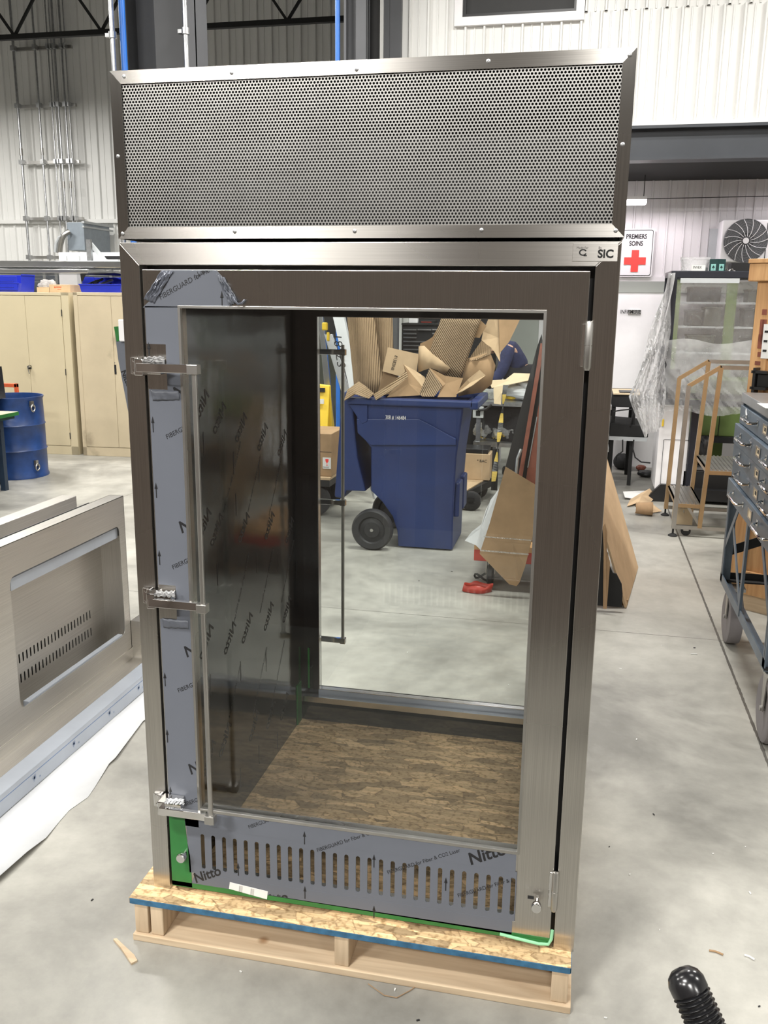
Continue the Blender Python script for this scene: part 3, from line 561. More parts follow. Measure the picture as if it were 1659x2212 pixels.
# pull handle with three latches
HY = -.066
b = B(); b.cyl((.211, HY, .405), (.211, HY, 1.596), .0066, 20); hb = lab(b.build('handle_bar', 'stdull', do, smooth=True), 'long vertical handle bar')
for i, hz in enumerate((1.602, 1.010, .420)):
    r = B(); r.box((.020, -.012, hz-.0205), (.040, 0, hz+.0205)); r.box((.036, -.022, hz-.0205), (.045, 0, hz-.009)); r.box((.036, -.022, hz+.009), (.045, 0, hz+.0205))
    r.cyl((.029, -.0135, hz-.0135), (.029, -.010, hz-.0135), .0042, 10); r.cyl((.029, -.0135, hz+.0135), (.029, -.010, hz+.0135), .0042, 10); r.build('strike_plate', 'chrome', cab, bevel=.0012)
    r = B(); r.box((.050, -.052, hz-.020), (.072, -.004, hz+.020)); r.box((.064, -.030, hz-.018), (.108, -.002, hz+.018)); la = r.build('latch_body', 'chrome', do, bevel=.002)
    r = B(); r.box((.060, -.064, hz-.0105), (.196, -.050, hz+.0105)); r.build('latch_arm', 'chrome', la, bevel=.0012)
    r = B(); r.box((.196, HY-.011, hz-.0115), (.223, HY+.012, hz+.0115)); r.build('bar_clamp', 'stdull', hb, bevel=.0015)
    rag('plastic_scrap', [(.070, -.034, hz+.024), (.118, -.028, hz+.026), (.120, -.030, hz+.010), (.070, -.036, hz+.010)], 'bag' if i < 2 else 'foam', .012, la, 16, 8, seed=20+i)
    r = B(); r.cyl((.045, -.014, hz-.017), (.045, -.014, hz+.017), .005, 10); r.build('latch_pin', 'galv', la, smooth=True)
# maker plate
p0, p1 = at(1238, 525, Y=0), at(1332, 565, Y=0)
b = B(); b.box((p0.x, -.0012, p1.z), (1.163, 0, p0.z)); mp_ = lab(b.build('maker_plate', 'stX', cab, bevel=.0006), 'thin engraved maker plate')
b = B(); ty2 = -.0016
b.text('Made for', (p0.x+.008, ty2, p0.z-.012), (1,0,0), (0,0,1), .0068); b.text('By', (p0.x+.054, ty2, p0.z-.012), (1,0,0), (0,0,1), .0068); b.text('SIC', (p0.x+.053, ty2, p1.z+.008), (1,0,0), (0,0,1), .0235, .035, 0, 1.0)
cx_, cz_ = p0.x + .022, p0.z - .0195
ring = [(cx_ + math.cos(a)*r_*1.1, ty2, cz_ + math.sin(a)*r_*.9) for r_ in (.0078, .0050) for a in [(.15 + k/14*1.72) * PI for k in range(15)]]
b.add(ring, [(k, k+1, 15+k+1, 15+k) for k in range(14)]); b.box((cx_ + .0015, ty2, cz_ - .008), (cx_ + .0085, ty2 + .0003, cz_ - .0055)); b.build('engraving', 'soff', mp_)

# ================================================================= pallet
pal = thing('wooden_pallet', 'low pine pallet topped with blue-edged strand board carrying the steel cabinet', 'pallet', (.56, .6, 0))
b = B(); b.box((-.046, -.060, .1185), (1.164, 1.27, ZB)); b.build('strand_board_deck', 'osb', pal)
b = B(); b.box((-.043, -.0625, .1188), (1.163, -.060, .1345)); b.box((1.163, -.06, .119), (1.1655, 1.27, .1345)); lab(b.build('painted_edge', 'blueedge', pal), 'blue painted edge of the board')
for xa, xb in ((-.036, .004), (.012, .05), (.545, .585), (1.118, 1.160)):
    r = B(); r.box((xa, -.052, .021), (xb, 1.25, .1183)); r.build('stringer', 'pineZ', pal, bevel=.003)
for y0, y1 in ((-.062, .085), (.36, .46), (.75, .85), (1.13, 1.26)):
    r = B(); r.box((-.040, y0, 0), (1.170, y1, .0205)); r.build('bottom_board', 'pine', pal, bevel=.002)
# ================================================================= left side of the hall
def ang_at(o, deg): o.rotation_euler[2] = math.radians(deg)
# unseen brown crates behind the camera, added so the steel reflects dark brown
for i, (x0, x1, h) in enumerate(((-6.2, -4.1, 2.1), (-4.0, -1.9, 1.95), (-1.8, .3, 2.1), (.4, 2.5, 2.0), (2.6, 4.7, 2.1))):
    t = thing('reflection_crate', 'large brown crate added unseen behind the camera for the steel to reflect', 'crate', ((x0+x1)/2, -2.9, 0), 'added crates behind the camera for reflections')
    r = B(); r.box((x0, -3.3, .12), (x1, -2.42, h)); r.build('reflection_box', 'brown', t)
    r = B()
    for k in range(4): r.box((x0 + k*(x1-x0-.1)/3, -2.42, .12), (x0 + .1 + k*(x1-x0-.1)/3, -2.395, h))
    r.build('batten', 'brown', t); r = B(); r.box((x0, -3.3, 0), (x1, -3.2, .12)); r.build('skid', 'brown', t); r = B(); r.box((x0, -2.52, 0), (x1, -2.42, .12)); r.build('skid', 'brown', t)
# beige double-door cabinets (slightly turned)
def locker(name, label, x0, y0, w, d, h, deg, worn=False):
    t = thing(name, label, 'cabinet', (x0, y0, 0), rotz=math.radians(deg))
    def bl(r, n, m, par=t, **k): return r.build(n, m, par, local=True, **k)
    r = B(); r.box((-w, .012, .0), (0, d, h)); r.box((-w, 0, h-.035), (0, .012, h)); r.box((-w, 0, 0), (0, .012, .10)); r.box((-.085, 0, 0), (0, .012, h)); r.box((-w, 0, 0), (-w+.05, .012, h)); bl(r, 'body', 'beigew' if worn else 'beige', bevel=.003)
    xs0, xs1 = -w+.053, -.088; xm = (xs0+xs1)/2
    for a, c, nm in ((xs0, xm-.0015, 'L'), (xm+.0015, xs1, 'R')):
        r = B(); r.box((a, -.004, .105), (c, .010, h-.04)); dd = bl(r, 'door', 'beigew' if worn else 'beige', bevel=.002)
        if nm == 'R':
            for z in (.22, h*.52, h-.22):
                q = B(); q.cyl((c+.002, -.006, z-.035), (c+.002, -.006, z+.035), .005, 8); bl(q, 'hinge', 'dark', dd)
            q = B(); zz = h*.545
            if not worn:
                q.box((a-.012, -.02, zz-.02), (a+.018, -.004, zz+.02)); q.cyl((a+.003, -.03, zz+.008), (a+.003, -.004, zz+.008), .013, 12); bl(q, 'lock_plate', 'black', dd)
                q = B(); q.beam((a-.008, -.04, zz+.01), (a+.012, -.04, zz-.075), .012, .01); q.box((a-.012,-.045,zz),(a+.02,-.02,zz+.018)); bl(q, 'lever_handle', 'chrome', dd, bevel=.002)
            else:
                q.box((a-.004, -.006, zz-.06), (a+.020, -.003, zz+.045)); bl(q, 'lock_cutout', 'ink', dd); q = B(); q.cyl((a+.004,-.008,zz+.07),(a+.004,-.004,zz+.07),.006,10); bl(q, 'lock_screw', 'stdull', dd)
    return t
M['beigew'] = mat('worn_beige_paint', (.53, .45, .31), .5, 0, .10, 2)
nt = M['beigew'].node_tree; pb = nt.nodes['Principled BSDF']; tcn = [n for n in nt.nodes if n.type == 'TEX_COORD'][0]
gn = N(nt, 'ShaderNodeTexNoise', Scale=3.2, Detail=5.0); L(nt, tcn.outputs['Object'], gn.inputs['Vector']); gr = ramp(nt, gn.outputs[0], [(.60, (1, 1, 1)), (.80, (.42, .40, .38))])
src = pb.inputs['Base Color'].links[0].from_socket; L(nt, mixc(nt, 1.0, src, gr.outputs[0], 'MULTIPLY'), pb.inputs['Base Color'])
qa = at(170, 983, Z=0); qb = at(178, 984, Z=0)
HC = at(158, 632, Y=qa.y).z
locker('storage_cabinet', 'cream two-door steel cabinet with lever handle behind the blue drum', qa.x, qa.y, 1.0, .5, HC, 3)
locker('storage_cabinet', 'worn cream steel cabinet with black lock slot, partly hidden by the steel cabinet', qa.x + .97, qa.y + .06, .91, .5, HC + .005, 4, True)
# clutter on top of the cabinets
TZ = HC + .001; YC = qa.y
def stackbin(px0, px1, Y, lbl, h=.16):
    a, c = at(px0, 620, Y=Y), at(px1, 620, Y=Y); w = c.x - a.x
    t = thing('stacking_bin', lbl, 'bin', ((a.x+c.x)/2, Y + .15, TZ))
    r = B(); x0, x1, y0, y1 = a.x, c.x, Y, Y + .3
    r.prism([(x0+.02,y0,TZ),(x1-.02,y0,TZ),(x1-.02,y1,TZ),(x0+.02,y1,TZ)], (0,0,.006))
    r.prism([(x0+.02,y0,TZ),(x0+.026,y0,TZ),(x0+.006,y0,TZ+h*.5),(x0,y0,TZ+h*.5)], (0,.05,0)); r.prism([(x0+.02,y0+.05,TZ),(x0+.026,y0+.05,TZ),(x0+.006,y0+.05,TZ+h),(x0,y0+.05,TZ+h)], (0,.25,0))
    r.prism([(x1-.02,y0,TZ),(x1-.026,y0,TZ),(x1-.006,y0,TZ+h*.5),(x1,y0,TZ+h*.5)], (0,.05,0)); r.prism([(x1-.02,y0+.05,TZ),(x1-.026,y0+.05,TZ),(x1-.006,y0+.05,TZ+h),(x1,y0+.05,TZ+h)], (0,.25,0))
    r.prism([(x0+.02,y0,TZ),(x1-.02,y0,TZ),(x1,y0-.01,TZ+h*.52),(x0,y0-.01,TZ+h*.52)], (0,.006,0)); r.prism([(x0+.02,y1,TZ),(x1-.02,y1,TZ),(x1,y1+.01,TZ+h),(x0,y1+.01,TZ+h)], (0,.006,0))
    r.build('tray', 'binblue', t, bevel=.002)
    r = B(); r.box((x0-.004,y0-.016,TZ+h*.48),(x1+.004,y0-.006,TZ+h*.55)); r.box((x0-.006,y0+.05,TZ+h*.95),(x0+.004,y1+.01,TZ+h*1.02)); r.box((x1-.004,y0+.05,TZ+h*.95),(x1+.006,y1+.01,TZ+h*1.02)); r.build('rim', 'binblue', t, bevel=.002)
    return t, x0, x1, y0
t, x0, x1, y0 = stackbin(-45, 42, YC + .08, 'blue stacking bin turned end-on at the left edge of the photo', .19)
r = B(); r.box((x0+.04,y0-.012,TZ+.02),(x1-.02,y0-.004,TZ+.17)); r.box((x0+.05,y0-.018,TZ+.05),(x1-.06,y0-.01,TZ+.058)); r.box((x0+.05,y0-.018,TZ+.11),(x1-.06,y0-.01,TZ+.118)); r.build('ribbed_end', 'binblue', t, bevel=.002)
t, x0, x1, y0 = stackbin(172, 262, YC + .10, 'blue stacking bin full of black tubes on the worn cabinet', .17)
for i, (dx, dz, rr, ln) in enumerate(((.16,.10,.014,.2),(.24,.085,.018,.22),(.12,.06,.013,.2),(.20,.055,.012,.2),(.08,.085,.012,.18),(.28,.05,.012,.2))):
    r = B(); px_ = x0 + dx; r.cyl((px_, y0+.02, TZ+dz), (px_+.03*math.sin(i*2), y0+.02+ln, TZ+dz+.05), rr, 14, cap=False); r.cyl((px_, y0+.022, TZ+dz), (px_+.03*math.sin(i*2), y0+.02+ln, TZ+dz+.05), rr*.62, 12, cap=False)
    r.add([(px_ + math.cos(2*PI*k/14)*q, y0+.02, TZ+dz+math.sin(2*PI*k/14)*q) for q in (rr, rr*.62) for k in range(14)], [(k,(k+1)%14,14+(k+1)%14,14+k) for k in range(14)])
    tag(r.build('tube_offcut', 'stdull' if i in (1, 2) else 'black', smooth=True), ('black tube at the centre of the blue bin, pointing forward', 'bright steel tube end highest in the blue bin of tubes', 'bright steel tube end at the left in the blue bin of tubes', 'black tube lying low in the middle of the blue bin', 'leftmost black tube in the blue bin', 'rightmost black tube in the blue bin')[i], 'tube', 'tubes in the blue bin')
b = B(); za = TZ + .20; b.add([(x0+.03,y0-.02,za),(x1-.06,y0-.02,za+.012),(x1+.12,y0+.2,za-.02),(x0+.1,y0+.3,za+.03)], [(0,1,2,3)]); b.add([(x0+.03,y0-.02,za),(x0+.10,y0-.02,za),(x0+.05,y0-.015,za-.08),(x0+.035,y0-.015,za-.085)],[(0,1,2,3)]); tag(b.build('cover_sheet', 'black', solid=.005), 'black plastic lid leaning over the blue bin of tubes', 'lid')
t = thing('cardboard_box', 'flat brown carton with red print on top of the cream cabinet', 'box', ((at(106,630,Y=YC+.1).x+at(151,630,Y=YC+.1).x)/2, YC+.2, TZ))
a, c = at(107, 630, Y=YC+.1), at(152, 630, Y=YC+.1); b = B(); b.box((a.x, YC+.1, TZ), (c.x, YC+.35, TZ+.085)); b.build('carton', 'cardl', t, bevel=.003)
b = B(); b.box((a.x+.085, YC+.0985, TZ+.052), (a.x+.15, YC+.1, TZ+.062)); b.box((a.x+.10, YC+.0985, TZ+.03), (a.x+.145, YC+.1, TZ+.034)); b.cyl((a.x+.07,YC+.0985,TZ+.055),(a.x+.07,YC+.1,TZ+.055),.009,10); b.build('red_print', 'orange', t)
t = thing('cardboard_box', 'small open carton stuffed with crinkled clear plastic on the cream cabinet', 'box', (a.x-.08, YC+.2, TZ)); b = B(); x_ = at(80, 630, Y=YC+.1).x; b.box((x_, YC+.1, TZ), (a.x-.004, YC+.3, TZ+.055)); b.build('carton', 'cardl', t)
def blob(name, m, c, r3, par=None, seed=0, amp=.35, n=18, freq=3.0):
    rnd = random.Random(seed); ph = [rnd.uniform(0, 6.28) for _ in range(9)]; c = V(c); b = B(); vs = []; fs = []
    for j in range(n+1):
        th = PI*j/n
        for i in range(n*2):
            a = PI*i/n; d = V((math.sin(th)*math.cos(a), math.sin(th)*math.sin(a), math.cos(th)))
            k = 1 + amp*(math.sin(d.x*freq*2+ph[0]+d.z*3)*.4 + math.sin(d.y*freq*3+ph[1]+d.x*5)*.3 + abs(math.sin(d.z*freq*3.1+ph[2]+d.y*4))*.3 + math.sin((d.x+d.y)*freq*5+ph[3])*.15)
            vs.append(c + V((d.x*r3[0]*k, d.y*r3[1]*k, d.z*r3[2]*k)))
    w = n*2
    for j in range(n):
        for i in range(w): fs.append((j*w+i, j*w+(i+1) % w, (j+1)*w+(i+1) % w, (j+1)*w+i))
    b.add(vs, fs); return b.build(name, m, par, smooth=True)
blob('plastic_wad', 'bag', (a.x-.08, YC+.2, TZ+.085), (.085, .08, .05), t, 3)
# rack behind the cabinets: steel sheets, struts, white shelf
YS = YC + .75
for (pxa, pxb, pya, pyb, yo, m, nm, lbl, cat) in (
    (-60, 300, 563, 578, 0, 'alu', 'steel_sheet_stack', 'bright steel sheet pack lying on the rack above the cream cabinets', 'sheet metal'),
    (-60, 190, 581, 590, -.1, 'alu', 'steel_sheet', 'lower bright steel sheet under the sheet pack behind the cabinets', 'sheet metal')):
    p, q = at(pxa, pya, Y=YS+yo), at(pxb, pyb, Y=YS+yo); b = B(); b.box((p.x, YS+yo, min(p.z,q.z)), (q.x, YS+yo+.9, max(p.z,q.z))); tag(b.build(nm, m, bevel=.004), lbl, cat)
t = thing('storage_rack', 'dark steel storage rack standing against the back wall behind the cream cabinets', 'rack', (at(100,600,Y=YS+1.5).x, YS+1.5, 0))
for k, (py0, py1) in enumerate(((592, 597), (601, 605), (607, 612))):
    p, q = at(-60, py0, Y=YS+1.2), at(400, py1, Y=YS+1.2); b = B(); b.box((p.x, YS+1.2, q.z), (q.x, YS+1.25, p.z)); b.build('rack_beam', 'alu', t)
b = B(); p, q = at(-60, 590, Y=YS+1.5), at(400, 600, Y=YS+1.5); b.box((p.x, YS+1.5, 0), (q.x, YS+1.55, p.z)); b.build('rack_back', 'beam', t)
for px in (96, 122, 138, 165, 240):
    p = at(px, 580, Y=YS+1.15); b = B(); b.box((p.x-.02, YS+1.13, 0), (p.x+.02, YS+1.17, p.z)); b.build('upright', 'galv', t)
p, q = at(126, 545, Y=YS+2.0), at(330, 565, Y=YS+2.0); b = B(); b.box((p.x, YS+2, q.z), (q.x, YS+2.6, p.z)); t = tag(b.build('white_shelf', 'white', bevel=.004), 'white ribbed shelf carrying the grey electrical box', 'shelf')
for x_ in (p.x+.02, q.x-.06):
    b = B(); b.box((x_, YS+2.3, 0), (x_+.04, YS+2.34, q.z)); b.build('shelf_post', 'galv', t)
for i in range(9): b = B(); x_ = p.x + .12 + i*.2; b.box((x_, YS+1.99, q.z+.0), (x_+.012, YS+2.0, p.z-.05)); b.build('shelf_rib', 'ltgrey', t)
t = thing('white_carton', 'white box standing under the white shelf behind the cabinets', 'box', (at(150,600,Y=YS+1).x, YS+1, 0)); b = B(); p, q = at(127, 588, Y=YS+1.0), at(168, 625, Y=YS+1.0); b.box((p.x, YS+1, HC-.4), (q.x, YS+1.1, p.z)); b.build('carton', 'white', t)
# strut and brace
p0_, p1_ = at(190, 517, Y=YS+.5), at(190, 566, Y=YS+.5); b = B(); b.box((p0_.x-.03, YS+.5, p1_.z), (p0_.x+.03, YS+.54, p0_.z)); tag(b.build('steel_strut', 'galv'), 'upright grey strut in front of the electrical box', 'strut')
p0_, p1_ = at(196, 527, Y=YS+.6), at(231, 568, Y=YS+.6); b = B(); b.beam(p0_, p1_, .05, .03, (0, 1, 0)); tag(b.build('diagonal_brace', 'ltgrey'), 'slanted grey brace right of the upright strut above the cabinets', 'brace')
for k, (py0, py1, x0_) in enumerate(((553, 560, 226), (563, 574, 214))):
    p, q = at(x0_, py0, Y=YS+.9), at(300, py1, Y=YS+.9); b = B(); b.box((p.x, YS+.9, q.z), (q.x, YS+1.0, p.z)); tag(b.build('black_bar', 'black'), 'black bar lying on the rack beside the hood, ' + ('upper one' if k == 0 else 'lower one'), 'bar')
# electrical box with conduits on the far wall
YE = 12.9
p, q = at(144, 480, Y=YE), at(184, 541, Y=YE); x2 = at(211, 500, Y=YE+.5).x
t = thing('electrical_box', 'grey steel electrical box with a flexible conduit on the white shelf', 'electrical box', ((p.x+q.x)/2, YE, q.z)); b = B(); b.box((p.x, YE, q.z), (q.x, YE + .9, p.z)); b.build('enclosure', 'ltbox', t, bevel=.01) if 'ltbox' in M else b.build('enclosure', mat('grey_enclosure_paint', (.25, .29, .33), .45), t, bevel=.01)
b = B(); pp_ = at(180, 480, Y=YE); b.box((q.x - .02, YE - .03, pp_.z - .02), (q.x + .03, YE + 1.0, pp_.z + .02)); b.box((q.x - .02, YE - .02, pp_.z - .09), (q.x + .02, YE + 1.0, pp_.z - .06)); b.build('rim', 'ltgrey', t)
b = B(); b.tube([at(150, 500, Y=YE-.05), at(140, 506, Y=YE-.1), at(134, 516, Y=YE-.1), at(131, 530, Y=YE-.05), at(129, 545, Y=YE)], .045, 10); b.build('flexible_conduit', 'stdull', t, smooth=True)
b = B(); b.tube([at(142, 508, Y=YE+.1), at(128, 513, Y=YE+.1), at(122, 525, Y=YE+.1), at(120, 545, Y=YE+.1)], .03, 8); b.build('flexible_conduit', 'ltgrey', t, smooth=True)
t = thing('conduit_bank', 'bank of thin metal conduits clamped to struts on the far white wall', 'conduits', (at(100,300,Y=13.8).x, 13.8, 2))
CX = [(38, 62, .024), (84, 104, .019), (112, 131, .013), (119, 0, .010), (126, 142, .019), (141, 160, .019), (149, 0, .010)]
for i, (pt, pb_, rr) in enumerate(CX):
    top = at(pt, 225, Y=13.75); b = B(); xc = top.x; b.cyl((xc, 13.75, 2.2 if i in (0, 1, 2, 4) else at(150, 480, Y=13.75).z), (xc, 13.75, 6.9), rr, 10); b.build('conduit', 'galv', t, smooth=True)
    if i in (0, 1, 4, 5): zc = at(100, 327 if i < 2 else 400, Y=13.75).z; r = B(); r.cyl((xc, 13.75, zc-.06), (xc, 13.75, zc+.06), rr*1.35, 10); r.build('coupling', 'stdull', t, smooth=True)
for (py, xa, xb) in ((107, 30, 155), (231, 36, 164), (352, 46, 172), (473, 56, 180), (556, 60, 130)):
    p, q = at(xa, py, Y=13.82), at(xb, py, Y=13.82); b = B(); b.box((p.x, 13.80, p.z-.026), (q.x, 13.86, p.z+.026)); s_ = b.build('strut_channel', 'stdull', t)
    for (pt, _, rr) in CX:
        x_ = at(pt, 225, Y=13.75).x; r = B(); r.box((x_-rr*1.6, 13.70, p.z-.04), (x_+rr*1.6, 13.80, p.z+.04)); r.build('clamp', 'galv', s_)
# ---- blue drum
dc = at(40, 1030, Z=0); DY = 5.93; RD = .295; DX = at(93, 1000, Y=DY).x - RD
t = thing('steel_drum', 'blue steel drum with open top beside the cream cabinet', 'drum', (DX, DY, 0)); HD = at(50, 855, Y=DY).z - .0
prof = [(0,.02),(RD*.97,.02),(RD*1.03,0),(RD*1.03,.015),(RD,.03),(RD,HD*.33),(RD*1.03,HD*.345),(RD,HD*.36),(RD,HD*.64),(RD*1.03,HD*.655),(RD,HD*.67),(RD*.985,HD-.03),(RD*1.02,HD-.012),(RD*1.02,HD),(RD*.98,HD),(RD*.96,HD-.03),(RD*.96,.04),(0,.04)]
b = B(); b.lathe(prof, (DX, DY, 0), 48); b.build('drum_shell', 'drum', t, smooth=True)
for z in (HD*.88, .12):
    r = B(); a_ = -.35; cx_, cy_ = DX + math.cos(a_)*(RD+.012), DY + math.sin(a_)*(RD+.012); r.box((cx_-.012, cy_-.02, z+.005), (cx_+.012, cy_+.02, z+.06)); r.tube([(cx_+.012, cy_ + math.cos(k/12*2*PI)*.03, z - .01 + math.sin(k/12*2*PI)*.032) for k in range(12)], .008, 8, True); r.build('ring_latch', 'stdull', t, smooth=True)
# ---- workbench corner with green-edged top
p = at(39, 889, Y=5.3); zt = p.z; p = V((p.x, 4.6, zt))
t = thing('workbench', 'dark blue workbench corner with green-edged top at the left edge', 'workbench', (p.x-.5, 4.9, 0))
b = B(); b.box((p.x-1.4, 4.6, zt-.03), (p.x, 5.3, zt)); b.build('bench_top', 'cream', t); b = B(); b.box((p.x-1.4, 4.595, zt-.032), (p.x+.006, 4.6, zt)); b.box((p.x, 4.6, zt-.032), (p.x+.006, 5.3, zt)); b.build('green_edge', 'green', t); b = B(); b.box((p.x-1.4,4.63,zt-.06),(p.x-.02,5.27,zt-.032)); b.build('top_frame', 'greenb', t)
xr = at(10, 1000, Y=5.22).x; xl = xr - .05
for y_ in (4.65, 5.2): b = B(); b.box((xl, y_, 0), (xr, y_ + .05, zt-.06)); b.build('leg', 'bench', t)
b = B(); b.box((xl - 1.0, 4.70, .02), (xl-.01, 5.2, zt - .3)); b.build('lower_cabinet', 'bench', t)
for z_ in (.12, .38): b = B(); b.box((xl-1.0, 4.66, z_), (xl, 4.69, z_+.04)); b.build('rail', 'bench', t)
# ---- red cart handle behind the drum
p, q = at(-30, 829, Y=6.5), at(35, 829, Y=6.5)
b = B(); b.box((p.x, 6.5, q.z-.04), (q.x, 6.54, q.z+.0)); b.box((q.x-.03, 6.5, 0), (q.x, 6.54, q.z)); b.box((p.x, 6.5, 0), (p.x+.03, 6.54, q.z)); tag(b.build('tube_cart', 'orange', bevel=.004), 'orange-red tubular cart frame behind the blue drum', 'cart')
# ---- film-covered upright panel with green tape and white pad behind the left stile
Yp = 3.3; 
t = thing('metal_sheet', 'slanted film-covered metal panel just left of the steel cabinet', 'panel', (at(285,900,Y=Yp).x, Yp, 0))
b = B(); P4 = [at(248, 712, Y=Yp), at(330, 712, Y=Yp), at(330, 1000, Y=Yp), at(300, 1000, Y=Yp), at(274, 876, Y=Yp), at(256, 770, Y=Yp)]
bot = at(300, 1000, Y=Yp); P4 = [at(247, 708, Y=Yp), at(340, 708, Y=Yp), V((bot.x+.6, Yp, 0)), V((bot.x+.35, Yp, 0)), bot, at(275, 880, Y=Yp), at(255, 775, Y=Yp)]
b.prism(P4, (0, .02, 0)); b.build('panel_sheet', 'film', t)
b = B(); b.prism([at(246, 706, Y=Yp-.003), at(262, 704, Y=Yp-.003), at(262, 735, Y=Yp-.003), at(252, 738, Y=Yp-.003)], (0, .003, 0)); b.build('green_tape', 'green', t)
p, q = at(254, 690, Y=Yp-.03), at(280, 738, Y=Yp-.03); b = B(); b.box((p.x, Yp-.03, q.z), (q.x, Yp-.005, p.z)); lab(b.build('white_pad', 'white', t, bevel=.008, seg=3), 'white rounded plastic pad')
b = B(); b.text('Nitto', at(261, 802, Y=Yp-.002), V((.35, 0, -.94)), V((.94, 0, .35)), .05, .03); b.build('film_print', 'ink', t)
# ---- sheet-metal enclosure lying on its side (left foreground)
XF = -1.012; YE1 = 1.80; HZ = .835
def yat(px, py, X=XF): return at(px, py, X=X)
t = t_enc = thing('steel_enclosure', 'stainless sheet-metal enclosure lying on its side left of the pallet', 'enclosure', (XF-.3, 1.0, 0))
oy0, oy1, oz0, oz1 = .885, 1.745, .150, .70
b = B(); Yn = -.6
# face in the yz plane
o4 = [(Yn,.0),(YE1,.0),(YE1,HZ),(Yn,HZ)]; i4 = []
for (cy, cz, a0) in ((oy1-.03, oz0+.03, -90), (oy1-.03, oz1-.03, 0), (oy0+.03, oz1-.03, 90), (oy0+.03, oz0+.03, 180)):
    for k in range(5): a = math.radians(a0 + k*22.5); i4.append((cy+.03*math.cos(a), cz+.03*math.sin(a)))
n_i = len(i4); vs = [(XF, y, z) for y, z in o4 + i4] + [(XF-.003, y, z) for y, z in o4 + i4]; off_ = 4 + n_i
fs = [(0, 1, 4+2)] ; fs = []
seg_of = [1, 2, 3, 0]
for k in range(n_i):
    j = (k+1) % n_i; c_ = seg_of[k // 5]
    if k % 5 < 4: fs.append((c_, 4+j, 4+k))
    else: fs.append((c_, seg_of[(k//5+1) % 4], 4+j, 4+k))
fs += [tuple(i + off_ for i in f)[::-1] for f in fs]; fs += [(4+k, 4+(k+1) % n_i, off_+4+(k+1) % n_i, off_+4+k) for k in range(n_i)]
b.add(vs, fs); fc = b.build('front_panel', 'stY', t)
b = B(); b.box((XF-.07, Yn, HZ-.003), (XF, YE1, HZ)); b.box((XF-.07, YE1-.003, .05), (XF, YE1, HZ)); b.box((XF-.07, Yn, HZ-.045), (XF-.067, YE1, HZ)); b.build('panel_edge', 'stY', t)
# recessed back with slots
XB = at(223, 1270, Y=1.76).x
b = B(); xs2 = [at(44 + i*(196-44)/22, 1448 - i*(1448-1348)/22, X=XB).y for i in range(0)]
ya, yb_ = at(42, 1425, X=XB).y, at(194, 1326, X=XB).y; z1_ = at(42, 1425, X=XB).z; z2_ = at(46, 1467, X=XB).z; z1b = at(194, 1326, X=XB).z
ns = 22; ys2 = [ya + (yb_-ya)*i/(ns-1) for i in range(ns)]; sw = (yb_-ya)/(ns-1)*.36; hh = .042
cur = B(); slot_plate(cur, ys2, sw, z1_-hh/2, z1_+hh/2, (z1_+z2_)/2, 0.80, 0, .002, ya-.35, 1.76); c2_ = B(); slot_plate(c2_, ys2, sw, z2_-hh/2, z2_+hh/2, .06, (z1_+z2_)/2, 0, .002, ya-.35, 1.76)
for src_ in (cur, c2_): b.add([(XB - v[1], v[0], v[2]) for v in src_.v], src_.f)
b.build('slotted_back_plate', 'stdullY', t) if 'stdullY' in M else b.build('slotted_back_plate', 'stY', t)
b = B(); b.box((XB, 1.76, .05), (XF-.004, 1.763, .80)); b.build('end_plate', 'stZ', t)
b = B(); b.box((XB-.05, Yn, .05), (XB-.045, 1.76, .80)); b.build('dark_slot_backing', 'dark', t)  # near-black sheet added behind the slots so they look dark
b = B(); b.box((XB, Yn, .045), (XF-.003, 1.76, .05)); b.build('base_plate', 'stY', t)
b = B(); b.box((XF-.06, Yn, 0), (XF-.004, 1.78, .045)); b.build('base_rail', 'stY', t)
b = B(); b.box((XF-.04, oy0+.02, oz1-.06), (XF-.012, oy1, oz1-.012)); b.build('film_wrapped_strip', 'filmw', t)
b = B(); b.box((XF-.03, oy0+.06, oz0-.03), (XF-.005, oy1-.02, oz0+.006)); b.build('lower_film_strip', 'filmw', t)
b = B(); b.box((XF-.004, YE1-.02, .14), (XF-.0005, YE1-.05, .12)); b.build('edge_clip', 'chrome', t)
# flange resting toward the viewer
b = B(); b.prism([(XF, Yn, .002), (XF+.115, Yn, .0), (XF+.115, 1.20, .0), (XF+.245, 1.62, 0), (XF+.245, 1.80, .0), (XF, 1.80, .002)], (0, 0, .004)); b.box((XF, Yn, .004), (XF+.003, 1.80, .06)); b.build('lower_flange', 'stY', t)
b = B(); b.box((XF, YE1, .0), (-.6, YE1+.003, .20)); b.box((XF, YE1+.003, .195), (-.6, YE1+.2, .2)); b.build('rear_return', 'stX', t)
# second steel beam behind
p = at(165, 1071, X=-1.47)
b = B(); b.box((-1.555, -.4, .006), (-1.47, p.y, p.z)); tag(b.build('steel_channel', 'stY', bevel=.003), 'tall brushed steel panel standing behind the enclosure left of the pallet', 'panel')
